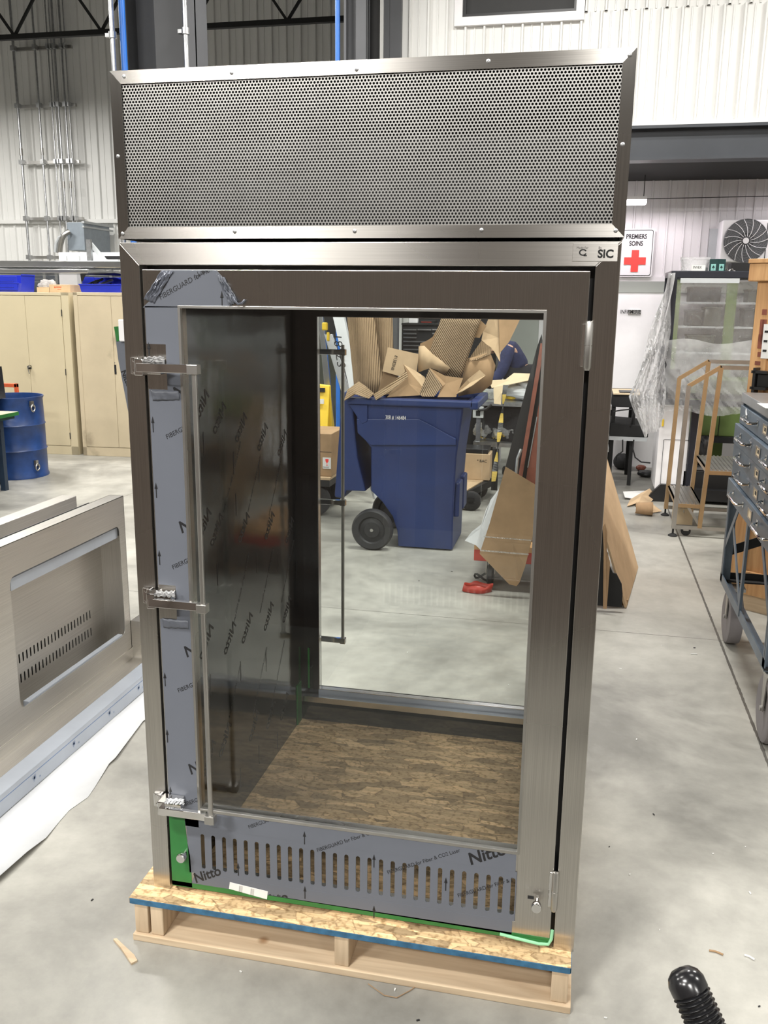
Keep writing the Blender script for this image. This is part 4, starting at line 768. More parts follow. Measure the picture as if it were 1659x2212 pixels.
# film-covered rail on the floor
rx = -.775
b = B(); b.box((rx-.075, -.6, .006), (rx, 1.72, .085)); t = tag(b.build('film_covered_rail', 'filmw', bevel=.003), 'long film-covered metal rail lying on white paper in the left foreground', 'rail')
b = B(); b.box((rx, -.6, .062), (rx+.0006, 1.72, .0640)); b.build('printed_line', 'inkblue', t)
b = B()
for py_, px_ in ((1682, 75), (1605, 160), (1541, 237), (1490, 300)):
    q = at(px_, py_, X=rx+.001); q = V((rx+.001, q.y, .044))
    for k in range(11):
        a = k/11*2*PI; l_ = .011 + .006*((k*7) % 3)/2; d = V((0, math.cos(a), math.sin(a))); n_ = V((0, -math.sin(a), math.cos(a)))*.0011; e = q + d*l_; e.z = min(e.z, .0600 + .02); b.add([q-n_, q+n_, e+n_*.4, e-n_*.4], [(0,1,2,3)])
    b.add([q + V((0, math.cos(a/8*2*PI)*.005, math.sin(a/8*2*PI)*.005)) for a in range(8)], [tuple(range(8))]); w = q + V((0, .030, -.016)); b.text('N', w, (0,1,0), (0,0,1), .012)
b.build('printed_stars', 'inkblue', t)
# white paper sheet
PE = [(309,1560),(250,1642),(236,1652),(205,1700),(190,1722),(150,1750),(128,1775),(100,1812),(60,1850),(0,1905)]
pe = [at(a, c, Z=.002) for a, c in PE]
b = B(); lft = [V((-1.9, p.y - .25 + i*.0, .002)) for i, p in enumerate(pe)]; nrow = 7; vs = []; 
pe = [V((-.58, 1.98, .002)), V((-.56, 1.5, .002))] + pe + [V((-.66, -.5, .002))]
for p in pe:
    for k in range(nrow):
        f = k/(nrow-1); x_ = p.x + (-1.95 - p.x)*f; z_ = .002 + (.022*max(0, math.sin(p.y*7.3+.6))*(1-f)**40 if True else 0); vs.append((x_, p.y, z_))
b.add(vs, [(i*nrow+k, i*nrow+k+1, (i+1)*nrow+k+1, (i+1)*nrow+k) for i in range(len(pe)-1) for k in range(nrow-1)]); t_enc.location.z += .004; tag(b.build('paper_sheet', 'foam', smooth=True, solid=.0012), 'white protective paper sheet spread under the steel enclosure', 'paper')
# wood chip and floor litter
b = B(); w = [at(a, c, Z=.0) for a, c in ((245,2032),(262,2052),(284,2085),(297,2078),(290,2066),(262,2040),(252,2030))]; b.prism(w, (0, 0, .006)); tag(b.build('wood_splinter', 'pine'), 'loose pine splinter on the floor left of the pallet', 'wood chip')
b = B(); w = [at(a, c, Z=.003) for a, c in ((795,2125),(830,2150),(857,2155),(885,2140),(905,2126))]; b.tube(w, .0012, 5); tag(b.build('wire_scrap', 'brownw' if 'brownw' in M else 'card', smooth=True), 'thin curled strip of scrap on the floor before the pallet', 'scrap')
rnd = random.Random(11)
for i, (px, py) in enumerate(((199,1945),(520,2100),(853,2139),(903,2205),(1620,1930),(1540,1845),(1500,1400),(1430,1395),(1340,1445),(1412,1760),(1610,1830),(1425,2010),(1640,2175),(1308,2200),(1375,1598),(905,1255),(880,1410),(1098,1480),(976,1235),(222,1300),(1360,1890),(1316,1830))):
    p = at(px, py, Z=0); b = B(); a = rnd.uniform(0, 3); l_ = rnd.uniform(.004, .012); b.obox((p.x, p.y, .002), (l_, l_*.4, .003), Matrix.Rotation(a, 3, 'Z')); w_ = ('left of the pallet' if px < 290 else 'before the pallet' if py > 2080 and px < 1235 else 'behind the cabinet, seen through its glass' if px < 1235 else 'in the aisle right of the cabinet'); tag(b.build('floor_crumb', 'paper' if i % 3 else 'rubber'), ('pale' if i % 3 else 'dark') + ' crumb on the floor ' + w_, 'debris', ('pale' if i % 3 else 'dark') + ' crumbs ' + w_)
for i, ((xa, ya_), (xb, yb2)) in enumerate((((1532,2053),(1562,2062)),((1608,2063),(1630,2073)),((1492,1412),(1506,1413)))):
    p, q = at(xa, ya_, Z=.003), at(xb, yb2, Z=.003); b = B(); b.tube([p, (p+q)/2 + V((0, .004, 0)), q], .0028, 6); tag(b.build('floor_shaving', 'card' if i == 0 else 'paper', smooth=True), ('brown shaving above the black grip', 'pale shaving near the lower right corner', 'white shaving by the drawer cart wheel')[i], 'debris')
# ================================================================= seen through the glass, behind the cabinet
def sheet(name, pix, m, par=None, th=.004, local=False):
    """bent sheet: outline points given as (pixel x, pixel y, depth y)"""
    P = [at(a, c, Y=y) for a, c, y in pix]; n = len(P); ctr = sum(P, V((0, 0, 0))) / n; b = B()
    b.add([ctr] + P, [(0, 1+i, 1+(i+1) % n) for i in range(n)]); return b.build(name, m, par, solid=th)
TY = 4.13; TY1 = 4.74
t = thing('recycling_bin', 'dark blue wheeled recycling bin overflowing with cardboard, numbered 146484', 'bin', (at(880,1180,Y=TY).x, 4.43, 0))
prof_px = [(857,1178),(905,1189),(962,1190),(975,1180),(978,1090),(985,990),(1000,890),(1002,872),(772,866),(770,905),(775,935),(790,955),(800,968),(799,1062),(822,1085),(845,1118),(855,1150)]
pr = [at(a, c, Y=TY) for a, c in prof_px]
zmin = min(p.z for p in pr)
for p in pr: p.z = max(.012, p.z if p.z > .06 else .012)
ring = [V(p) for p in pr]
b = B(); n = len(ring)
def inset(p, k): return V((p.x, TY + k, p.z))
zt_ = pr[7].z
def taper(p): return .055 * (1 - min(1, p.z / zt_))
lay = [[V((p.x, TY + taper(p) + .03, p.z)) for p in ring], [V((p.x, TY + taper(p) + .008, p.z)) for p in ring], [V((p.x, TY1 - taper(p) - .008, p.z)) for p in ring], [V((p.x, TY1 - taper(p) - .03, p.z)) for p in ring]]
cx_ = sum(p.x for p in ring)/n
for l_ in (0, 3):
    for p in lay[l_]: p.x = cx_ + (p.x - cx_) * .975
lay[0] = [V((p.x, TY + taper(p), p.z)) for p in lay[0]]; lay[3] = [V((p.x, TY1 - taper(p), p.z)) for p in lay[3]]
vs = [p for l_ in lay for p in l_]; top_edges = {7}
fs = [(i, (i+1) % n, n+(i+1) % n, n+i) for i in range(n) if i != 7] + [(n+i, n+(i+1) % n, 2*n+(i+1) % n, 2*n+i) for i in range(n) if i != 7] + [(2*n+i, 2*n+(i+1) % n, 3*n+(i+1) % n, 3*n+i) for i in range(n) if i != 7] + [tuple(range(n))[::-1], tuple(range(3*n, 4*n))]
b.add(vs, fs); b.build('bin_body', 'toter', t, bevel=.012, smooth=True)
# rim and lip
xl, xr = at(745,860,Y=TY-.03).x, at(1004,868,Y=TY-.03).x; xw = at(1028,868,Y=TY+.1).x; zr = at(880,862,Y=TY-.03).z
b = B(); b.box((xl, TY-.035, zr-.05), (xw, TY+.02, zr)); b.box((xl, TY1-.02, zr-.05), (xw, TY1+.035, zr)); b.box((xw-.03, TY-.035, zr-.06), (xw+.03, TY1+.035, zr)); b.box((xl, TY-.035, zr-.03), (xl+.04, TY1+.035, zr)); b.build('bin_rim', 'toter', t, bevel=.012)
b = B(); b.prism([V((xl+.02, TY-.012, zr-.05)), V((xl+.16, TY-.012, zr-.05)), V((xl+.16, TY-.012, zr-.17)), V((xl+.12, TY-.012, zr-.19))], (0, TY1-TY+.02, 0)); b.build('handle_gusset', 'toter', t, bevel=.006)
b = B(); b.prism([at(770,905,Y=TY-.006), at(905,905,Y=TY-.006), at(935,920,Y=TY-.006), at(985,948,Y=TY-.006), at(985,962,Y=TY-.006), at(800,962,Y=TY-.006), at(772,935,Y=TY-.006)], (0,.02,0)); b.build('side_bulge', 'toter', t, bevel=.006)
b = B(); fx = at(1003, 1000, Y=TY+.3).x
xf_ = pr[5].x
for k, y_ in enumerate((TY+.08, TY+.34)): b.box((pr[4].x-.01, y_, .25), (xf_+.022, y_+.18, .50)); 
b.build('front_rib', 'toter', t, bevel=.01)
zn = at(860, 900, Y=TY-.016)
b = B(); b.text('308 # 146484', (at(832,905,Y=TY-.012).x, TY-.0135+.004, at(832,905,Y=TY).z), (1,0,0), (0,0,1), .040, .004, 0, .66); b.build('bin_number', 'white', t)
wc = at(804, 1133, Y=TY-.05); WR = .150; wc.z = WR
for y_ in (TY-.06, TY1-.01):
    r = B(); r.lathe([(0,-.005),(.055,-.005),(.06,0),(.088,.004),(.094,-.006),(.10,-.012),(WR-.012,-.016),(WR,0),(WR,.045),(WR-.012,.055),(.09,.05),(0,.05)], (wc.x, y_, WR), 36, axis=1); w_ = r.build('wheel', 'rubber', t, smooth=True)
    r = B(); r.lathe([(.012,-.012),(.012,.06),(0,.06)], (wc.x, y_, WR), 12, axis=1); r.build('axle_cap', 'stdull', w_, smooth=True)
# lid hanging open behind the handle
lp = [at(752,843,Y=TY+.05), at(738,850,Y=TY+.05), at(722,1074,Y=TY+.05), at(742,1077,Y=TY+.05), at(748,1060,Y=TY+.05), at(790,1062,Y=TY+.05), at(772,990,Y=TY+.05), at(762,880,Y=TY+.05)]
b = B(); b.prism(lp, (0, .60, 0)); b.build('hanging_lid', 'toter', t, bevel=.012)
b = B(); b.cyl((lp[0].x+.03, TY+.02, zr-.02), (lp[0].x+.03, TY1, zr-.02), .016, 12); b.build('hinge_bar', 'toter', t, smooth=True)
# ---- cardboard in the bin, each piece a thing
def piece(lbl, pix, m='card', name='cardboard_piece', th=.005): return tag(sheet(name, pix, m, None, th), lbl, 'cardboard')
def roll(lbl, tl, tr, bl, br, Y, dep, m, name='cardboard_roll'):
    A, Bq, C_, D_ = at(*tl, Y=Y), at(*tr, Y=Y), at(*br, Y=Y), at(*bl, Y=Y)
    def fn(u, v): p = A.lerp(Bq, u).lerp(D_.lerp(C_, u), v); return p + V((0, -math.sin(u*PI)*dep + (u-.5)*.03, 0))
    b = B(); b.grid(fn, 14, 6); return tag(b.build(name, m, smooth=True, solid=.005), lbl, 'cardboard')
roll('tall curved corrugated sheet, leftmost of the upright rolls in the bin', (749,660), (804,660), (768,850), (829,850), 4.50, .10, 'corx')
roll('second tall corrugated roll, right of the leftmost one and left of the tool chest', (803,660), (846,660), (826,850), (851,850), 4.62, .06, 'corx')
piece('light printed box flap standing right of the tall corrugated rolls', [(838,750,4.42),(905,765,4.42),(898,818,4.40),(862,812,4.40),(826,802,4.40)], 'cardl')
b = B(); o_ = at(848,765,Y=4.405); b.text('81582N854', at(853,767,Y=4.40), V((-.25,0,-.96)), V((.96,0,-.25)), .032, .008, 0, .9); o_ = tag(b.build('stamped_text', 'soff'), 'row of dark stamped characters on the light box flap in the bin', 'print') if False else None
lf = [o for o in COL.objects if o.get('label', '').startswith('light printed box flap')][0]; b.build('stamped_text', 'soff', lf)
piece('dark brown fold leaning on the printed flap in the bin', [(828,802,4.45),(860,812,4.45),(850,850,4.45),(815,855,4.45)], 'card')
piece('wavy corrugated flap hanging over the left rim of the bin', [(743,866,4.04),(751,842,4.10),(775,824,4.16),(792,836,4.12),(808,850,4.09),(797,861,4.06),(766,851,4.05)], 'corf')
piece('folded corrugated strip rising to the right from the left rim of the bin', [(806,852,4.10),(842,830,4.12),(878,801,4.18),(881,815,4.17),(846,843,4.10),(812,864,4.07)], 'corf')
piece('peaked brown fold behind the corrugated strip at the bin rim', [(872,788,4.30),(917,842,4.26),(908,854,4.22),(836,858,4.22),(880,803,4.26)], 'card')
piece('small kraft corner right of the peaked fold', [(872,788,4.31),(895,800,4.36),(918,815,4.36),(917,842,4.30)], 'cardl')
piece('corrugated diamond-shaped piece standing at the middle of the bin rim', [(928,795,4.22),(956,834,4.20),(938,857,4.17),(913,857,4.16),(906,852,4.20)], 'cord')
piece('brown folded wing right of the corrugated diamond', [(928,795,4.25),(962,812,4.24),(1000,817,4.30),(985,858,4.22),(945,858,4.17),(955,835,4.20)], 'card')
def band(lbl, lo, hi, Y, m, name='cardboard_band'):
    n_ = len(lo); vs = [at(a, c, Y=Y - .05*math.sin(i/(n_-1)*PI)) for i, (a, c) in enumerate(lo)] + [at(a, c, Y=Y - .05*math.sin(i/(n_-1)*PI)) for i, (a, c) in enumerate(hi)]
    b = B(); b.add(vs, [(i, i+1, n_+i+1, n_+i) for i in range(n_-1)]); return tag(b.build(name, m, smooth=True, solid=.006), lbl, 'cardboard')
band('greenish tan curved cardboard loop in the centre of the bin', [(903,805),(915,800),(930,795),(945,800),(958,810)], [(905,748),(916,747),(935,765),(955,780),(972,795)], 4.38, 'cardl')
piece('ragged kraft piece behind the curved loop', [(905,772,4.5),(908,742,4.5),(924,735,4.5),(946,720,4.5),(950,700,4.5),(940,760,4.5)], 'card')
roll('wide corrugated slab leaning right across the top of the bin', (958,676), (1042,680), (918,790), (992,826), 4.46, .05, 'cord', 'cardboard_slab')
piece('torn kraft edge at the upper right corner of the wide slab', [(1034,688,4.5),(1051,704,4.5),(1036,730,4.5),(1020,728,4.5)], 'card')
piece('pale torn strip pointing right over the rim of the bin', [(978,856,4.26),(1010,820,4.22),(1036,799,4.24),(1049,811,4.24),(1022,832,4.21),(997,846,4.18)], 'cardl')
band('big brown paper curve on the right side of the bin', [(990,856),(1012,852),(1040,848),(1062,830),(1070,790)], [(1008,775),(1020,772),(1035,768),(1052,762),(1060,766)], 4.52, 'card', 'kraft_paper_curve')
piece('large creased kraft paper sheet standing at the upper right of the bin', [(1044,716,4.6),(1062,672,4.6),(1130,676,4.62),(1112,712,4.6),(1100,738,4.56),(1080,762,4.52),(1080,782,4.50),(1068,760,4.52),(1052,745,4.55),(1040,735,4.58)], 'cardl', 'kraft_paper_sheet')
piece('darker brown kraft fold at the edge of the large paper sheet', [(1077,676,4.58),(1128,680,4.60),(1100,738,4.54),(1080,762,4.50)], 'card', 'kraft_paper_fold')
piece('pleated kraft fold between the slab and the paper sheet', [(1010,780,4.5),(1040,736,4.5),(1062,752,4.5),(1060,765,4.48),(1030,778,4.46)], 'corx')
# ---- channels, wrapped board, yellow sign and carton cart on the left
def lean(name, lbl, cat, tl, tr, bl, br, Yt, Yb, th, m):
    P = [at(*tl, Y=Yt), at(*tr, Y=Yt), at(*br, Y=Yb), at(*bl, Y=Yb)]
    d0, d1 = (P[3]-P[0]), (P[2]-P[1]); k = P[3].z / (P[0].z - P[3].z); P[3] = P[3] + d0*k; k = P[2].z / (P[1].z - P[2].z); P[2] = P[2] + d1*k
    for p in P[2:]: p.z = max(p.z, .002)
    b = B(); b.prism(P, (0, th, 0)); return tag(b.build(name, m, bevel=.003), lbl, cat)
lean('aluminium_channel', 'bright aluminium channel leaning steeply at the left edge of the rear glass', 'channel', (683,640), (692,640), (702,850), (715,850), 6.02, 5.98, .04, 'alu')
lean('aluminium_channel', 'broad aluminium channel with stamped marks leaning behind the rear handle', 'channel', (700,722), (718,722), (738,850), (758,850), 5.95, 5.88, .04, 'alu')
wb = lean('wrapped_profile', 'long profile wrapped in whitish crinkled plastic with handwriting, leaning left of the tall rolls', 'profile', (712,655), (736,655), (757,850), (778,850), 5.80, 5.66, .06, 'foam')
b = B(); b.text('S7181', at(747,795,Y=5.68), V((-.14,0,.99)), V((-.99,0,-.14)), .11, -.006, .2, 1.1); b.build('handwriting', 'soff', wb)
lean('dark_channel', 'thin dark channel leaning between the wrapped profile and the aluminium channel', 'channel', (693,655), (711,655), (736,850), (757,850), 6.8, 6.6, .03, 'soff')
b = B(); p = at(702,705,Y=5.94); b.obox(p, (.05,.04,.07)); b.obox(p + V((.03,0,-.09)), (.025,.03,.08)); tag(b.build('yellow_clip', 'yellow', bevel=.01), 'yellow plastic clip on top of the aluminium channels', 'clip')
t = thing('caution_sign', 'yellow folding floor sign with red lettering standing left behind the rear door', 'sign', (at(698,930,Y=5.62).x, 5.7, 0))
P = [at(670,828,Y=5.68), at(712,833,Y=5.68), at(707,935,Y=5.60), at(664,935,Y=5.60)]; k = P[3].z/(P[0].z-P[3].z); P[3] = P[3]+(P[3]-P[0])*k; P[2] = P[2]+(P[2]-P[1])*k; b = B(); b.prism(P, (0, .02, 0)); b.build('sign_face', 'yellow', t, bevel=.008)
b = B(); P2 = [p.copy() for p in P]; 
for p in P2[2:]: p.y += .32
for p in P2[:2]: p.y += .025
b.prism(P2, (0,.02,0)); b.build('rear_leg', 'yellow', t, bevel=.008)
b = B(); q = at(684,846,Y=5.66); q2 = at(702,838,Y=5.66); b.box((q.x-.03, 5.645, q.z), (q2.x, 5.665, q2.z)); b.build('hand_slot', 'soff', t)
b = B(); q = at(684,872,Y=5.63); q2 = at(700,862,Y=5.63); b.box((q.x-.05, 5.62, q.z), (q2.x, 5.63, q2.z)); b.build('white_label', 'paper', t)
b = B(); q = at(672,905,Y=5.60); b.text('CAUTION', q + V((-.10,-.012,0)), (1,0,0), (0,0,1), .07, .01, 0, .55); b.build('sign_lettering', 'red', t)
p, q = at(650,935,Y=5.0), at(716,1030,Y=5.0)
t = thing('cardboard_box', 'brown carton with a white fragile label standing on the dolly', 'box', ((p.x+q.x)/2, 5.2, q.z)); b = B(); b.box((p.x, 5.0, q.z), (q.x, 5.45, p.z)); b.build('carton', 'card', t, bevel=.004)
b = B(); zz = at(690,976,Y=5).z; b.box((p.x-.001, 4.999, zz), (q.x+.001, 5.0, zz+.003)); b.build('carton_seam', 'soff', t)
l0, l1 = at(697,988,Y=4.998), at(716,1013,Y=4.998); b = B(); b.box((l0.x, 4.997, l1.z), (q.x-.004, 4.999, l0.z)); lb = b.build('fragile_label', 'paper', t)
b = B(); cxx = (l0.x+q.x)/2; zt2 = l0.z - .012; b.prism([V((cxx-.014,4.9965,zt2)),V((cxx+.014,4.9965,zt2)),V((cxx+.012,4.9965,zt2-.022)),V((cxx+.002,4.9965,zt2-.034)),V((cxx+.002,4.9965,zt2-.05)),V((cxx+.012,4.9965,zt2-.055)),V((cxx-.012,4.9965,zt2-.055)),V((cxx-.002,4.9965,zt2-.05)),V((cxx-.002,4.9965,zt2-.034)),V((cxx-.012,4.9965,zt2-.022))], (0,.0004,0)); b.build('glass_symbol', 'signred', lb)
b = B(); b.text('FRAGILE', (l0.x+.004, 4.9965, l1.z+.006), (1,0,0), (0,0,1), .017, .003, 0, .8); b.build('label_text', 'ink', lb)
t = thing('dolly', 'low black dolly under the carton with the fragile label', 'dolly', ((p.x+q.x)/2, 5.2, 0)); b = B(); b.box((p.x-.3, 4.95, q.z-.02), (q.x, 5.5, q.z-.001)); b.build('dolly_deck', 'cardl', t); b = B(); b.box((p.x-.3, 4.94, q.z-.075), (q.x, 5.5, q.z-.021)); b.build('dolly_frame', 'black', t)
wq = at(684,1082,Y=5.05); r_ = (q.z-.08)/2; 
for y_ in (5.0, 5.4): r = B(); r.lathe([(0,0),(r_*.5,0),(r_*.6,-.006),(r_,0),(r_,.04),(0,.04)], (wq.x, y_, r_), 28, axis=1); r.build('wheel', 'rubber', t, smooth=True); r = B(); r.box((wq.x-.03, y_-.01, r_), (wq.x+.03, y_+.05, q.z-.07)); r.build('fork', 'black', t)
# ---- dark block behind them, added to hide the bright back wall
xa_, xb_ = -3.0, at(762,700,Y=6.9).x
b = B(); b.box((xa_, 6.9, 0), (xb_, 7.5, 2.3)); tag(b.build('dark_backing', 'olive'), 'dark block added behind the leaning channels to hide the bright back wall', 'rack')
# ---- black tool chest
YT = 7.6; p, q = at(868,702,Y=YT), at(1010,790,Y=YT)
t = thing('tool_chest', 'black tool chest with silver drawer pulls under the mezzanine', 'tool chest', ((p.x+q.x)/2, YT+.25, 0)); b = B(); b.box((p.x, YT, .15), (q.x+.3, YT+.5, p.z)); b.build('chest_body', 'black', t, bevel=.006)
b = B(); b.box((p.x+.0, YT-.02, p.z), (q.x+.3, YT+.5, p.z+.02)); b.build('chest_tray', 'soff', t)
for i, row in enumerate((712, 720.5, 729, 737.5, 746, 754.5, 763, 772, 782)):
    for k, (a, c) in enumerate(((871.5, 900), (902, 932), (934, 965))):
        if i in (1, 2) and k == 1: continue
        if i > 2 and k > 0: continue
        a_, c_ = at(a, row, Y=YT-.02), at(c if i < 3 else 965, row, Y=YT-.02); r = B(); r.box((a_.x, YT-.03, a_.z-.007), (c_.x, YT-.005, a_.z+.007)); r.build('drawer_pull', 'alu', t)
for xx in (p.x+.05, q.x+.2): r = B(); r.cyl((xx, YT+.08, .07), (xx+.05, YT+.08, .07), .07, 16); r.cyl((xx+.02, YT+.08, .10), (xx+.02, YT+.08, .16), .02, 8); r.build('caster', 'rubber', t)
a, c = at(883,688,Y=YT+.1), at(902,702,Y=YT+.1); b = B(); b.box((a.x, YT+.1, p.z+.02), (c.x, YT+.16, a.z+.02)); tag(b.build('white_box', 'white', bevel=.004), 'small white box on top of the black tool chest', 'box')
a, c = at(906,692,Y=YT+.1), at(938,702,Y=YT+.1); t2 = thing('tool_case', 'red and black tool case on top of the black tool chest', 'case', ((a.x+c.x)/2, YT+.1, p.z+.02)); b = B(); b.box((a.x, YT+.1, p.z+.02), (c.x, YT+.3, a.z)); b.build('case_body', 'soff', t2); b = B(); b.box((a.x+.02, YT+.095, p.z+.035), (c.x-.03, YT+.1, a.z-.02)); b.build('red_insert', 'red', t2)
b = B(); a, c = at(846,640,Y=YT+.4), at(1010,680,Y=YT+.4); b.box((p.x, YT+.42, p.z+.02), (q.x+.3, YT+.5, p.z+.5)); tag(b.build('tool_board', 'soff'), 'dark tool board standing behind the tool chest', 'board')
# framed picture / door edge on the grey wall
a, c = at(1165,690,Y=9.15), at(1180,748,Y=9.15); b = B(); b.frame(a.x, c.x+.3, c.z, a.z+.3, a.x+.05, c.x+.25, c.z+.05, a.z+.25, 9.14, 9.19); o = tag(b.build('wall_frame', 'white'), 'white framed panel on the grey green wall', 'frame'); b = B(); b.box((a.x+.05, 9.17, c.z+.05), (c.x+.25, 9.18, a.z+.25)); b.build('frame_panel', 'soff', o)
b = B(); a = at(1070,760,Y=8.0); b.box((a.x, 8.0, 0), (a.x+.10, 8.08, at(1075,752,Y=8).z)); tag(b.build('white_post', 'white'), 'white post standing between the kraft paper and the bending person', 'post')
# ---- stainless bench with clutter
YBn = 6.45; p, q = at(1018,868,Y=YBn), at(1180,872,Y=YBn); zb = at(1100,870,Y=YBn).z; XB0, XB1 = at(1025,870,Y=YBn).x, at(1322,870,Y=YBn).x
t = thing('packing_table', 'stainless packing table crowded with bags behind the recycling bin', 'table', ((XB0+XB1)/2, YBn+.35, 0)); b = B(); b.box((XB0, YBn, zb-.035), (XB1, YBn+.7, zb)); b.build('table_top', 'galv', t)
zs_ = at(1080,957,Y=YBn).z; b = B(); b.box((XB0, YBn, zs_-.04), (XB1, YBn+.7, zs_)); b.build('lower_shelf', 'galv', t)
for x_ in (XB0+.02, XB1-.06):
    for y_ in (YBn+.02, YBn+.64): r = B(); r.box((x_, y_, 0), (x_+.04, y_+.04, zb-.036)); r.build('leg', 'galv', t)
b = B(); b.grid(lambda u, v: V((XB0+.07+u*.75, YBn+.10+.05*math.sin(u*9), zb-.05-v*.30-.05*math.sin(u*3.1)*v)), 16, 6); tag(b.build('black_drape', 'blackcl', smooth=True, solid=.01), 'black cloth hanging under the top of the packing table', 'cloth')
for i, (px, py, sx, sz) in enumerate(((1042,946,.16,.07),(1072,947,.10,.055),(1098,944,.15,.07),(1118,948,.08,.05))):
    p_ = at(px, py, Y=YBn+.15); o = blob('plastic_bag', 'bag', (p_.x, YBn+.2, zs_+sz*1.28), (sx*.55, .12, sz), None, 40+i, .3); tag(o, ('clear bag of yellow parts at the left end of the lower shelf', 'small clear bag, second from the left on the lower shelf', 'bulging clear bag, third from the left on the lower shelf', 'clear bag at the right end of the row on the lower shelf')[i], 'bag')
    o2 = blob('bag_contents', 'ydark', (p_.x, YBn+.2, zs_+sz*.9), (sx*.4, .08, sz*.6), None, 50+i, .5); o2.parent = o; o2.location = V(o2.location) - V(o.location)
for i, (px, py, s3, m_, lb_) in enumerate(((1055,868,(.09,.06,.045),'bag','clear crumpled bag beside the bin rim on the packing table'),(1130,862,(.20,.12,.075),'foam','white plump bag lying on the packing table'),(1047,868,(.035,.03,.03),'lime','lime green item among the bags on the packing table'),(1103,872,(.05,.03,.02),'yellow','yellow item in front of the white bag on the packing table'),(1150,833,(.16,.12,.06),'foam','crumpled white wrap on top of the table pile at the right'),(1165,805,(.06,.06,.10),'bag','clump of clear plastic standing at the right of the table pile'))):
    p_ = at(px, py, Y=YBn+.25); zc = zb + s3[2]*1.2 if i < 4 else p_.z; tag(blob('plastic_bag' if i != 2 and i != 3 else 'plastic_item', m_, (p_.x, YBn+.25, zc), s3, None, 60+i, .25), lb_, 'bag' if i not in (2, 3) else 'item')
b = B(); P = [at(1088,852,Y=YBn+.1), at(1165,838,Y=YBn+.1), at(1158,825,Y=YBn+.5), at(1105,812,Y=YBn+.5), at(1100,822,Y=YBn+.4)]; 
tag(sheet('kraft_wrap', [(1056,822,YBn+.1),(1062,838,YBn+.05),(1080,835,YBn+.05),(1150,820,YBn+.1),(1165,808,YBn+.3),(1110,806,YBn+.3),(1092,820,YBn+.2)], 'cream', None, .004), 'cream kraft sheet spread over the pile on the packing table', 'paper')
tag(sheet('kraft_flap', [(1066,836,YBn+.05),(1094,832,YBn+.05),(1096,836,YBn+.02),(1084,850,YBn+.01),(1082,874,YBn-.004),(1067,872,YBn-.004)], 'cream', None, .004), 'cream kraft flap hanging at the front of the packing table', 'paper')
b = B(); p_ = at(1160,820,Y=YBn+.3); b.box((XB0+.55, YBn+.2, zb), (XB1-.1, YBn+.5, zb+.16)); tag(b.build('packing_pile', 'foam', bevel=.03, seg=3), 'pile of white packing material on the packing table', 'packing')
b = B(); a, c = at(1022,878,Y=YBn-.03), at(1044,903,Y=YBn-.03); b.box((a.x, YBn-.04, c.z), (c.x, YBn-.01, a.z)); o = tag(b.build('power_strip_box', 'ltgrey', bevel=.004), 'light grey box fixed under the left corner of the packing table', 'box'); b = B(); b.box((a.x+.03, YBn-.043, c.z+.02), (c.x-.03, YBn-.04, c.z+.07)); b.build('box_print', 'soff', o)
b = B(); b.tube([at(1025,875,Y=YBn-.06), at(1035,886,Y=YBn-.06), at(1050,884,Y=YBn-.06), at(1062,874,Y=YBn-.06)], .012, 8); tag(b.build('black_cable', 'black', smooth=True), 'black cable looping under the left corner of the packing table', 'cable')
# platform cart with wood deck and carton
YP = 5.50; P = [at(1004,1010,Y=YP+.75), at(1062,1018,Y=YP+.75)]
zd = at(1005,1060,Y=YP).z; xpc = at(1006,1060,Y=YP).x; xpf = at(1062,1022,Z=zd); xpf.y = min(xpf.y, 6.2)
t = thing('platform_cart', 'low platform cart with plywood deck behind the right side of the recycling bin', 'cart', (xpc-.2, YP+.4, 0))
b = B(); b.prism([V((xpc-.75,YP,zd-.012)),V((xpc,YP,zd-.012)),V((xpf.x,xpf.y,zd-.012)),V((xpf.x-.1,xpf.y+.1,zd-.012)),V((xpc-.75,xpf.y+.1,zd-.012))], (0,0,.012)); b.build('cart_deck', 'cardl', t)
b = B(); b.beam((xpc-.02,YP-.03,zd-.04), (xpf.x+.03,xpf.y-.02,zd-.04), .05, .06); b.box((xpc-.75,YP-.03,zd-.07),(xpc,YP-.001,zd-.012)); b.build('cart_frame', 'soff', t)
r_ = .085; wq = at(1018,1088,Y=YP+.02)
for y_ in (YP+.02, YP+.55): r = B(); r.lathe([(0,-.025),(r_*.8,-.025),(r_,-.015),(r_,.015),(r_*.8,.025),(0,.025)], (wq.x, y_, r_), 24, axis=1); r.build('wheel', 'rubber', t, smooth=True); r = B(); r.box((wq.x-.03,y_-.035,r_),(wq.x+.03,y_+.035,zd-.06)); r.build('fork', 'black', t)
for px in (1064, 1070): 
    a = at(px, 1060, Y=YP+.35); r = B(); r.box((a.x-.015, YP+.35, .12), (a.x+.015, YP+.38, at(px,970,Y=YP+.35).z)); r.build('push_post', 'soff', t)
a, c = at(1008,980,Y=YP+.5), at(1058,1014,Y=YP+.5); b = B(); b.box((a.x-.1, YP+.5, zd), (c.x, YP+.75, a.z)); o = tag(b.build('cardboard_box', 'cardl', bevel=.004), 'olive brown carton lying on the platform cart deck', 'box')
b = B(); b.text('* BAC', (at(1030,1000,Y=YP+.5).x, YP+.4985, at(1030,998,Y=YP+.5).z), (1,0,0), (0,0,1), .035, .005); b.build('carton_print', 'soff', o)
b = B(); a, c = at(1008,966,Y=YP+.6), at(1056,981,Y=YP+.6); b.box((a.x-.1, YP+.52, at(1008,980,Y=YP+.5).z+.002), (c.x, YP+.78, a.z)); tag(b.build('black_case', 'black', bevel=.006), 'black case on top of the olive carton on the platform cart', 'case')
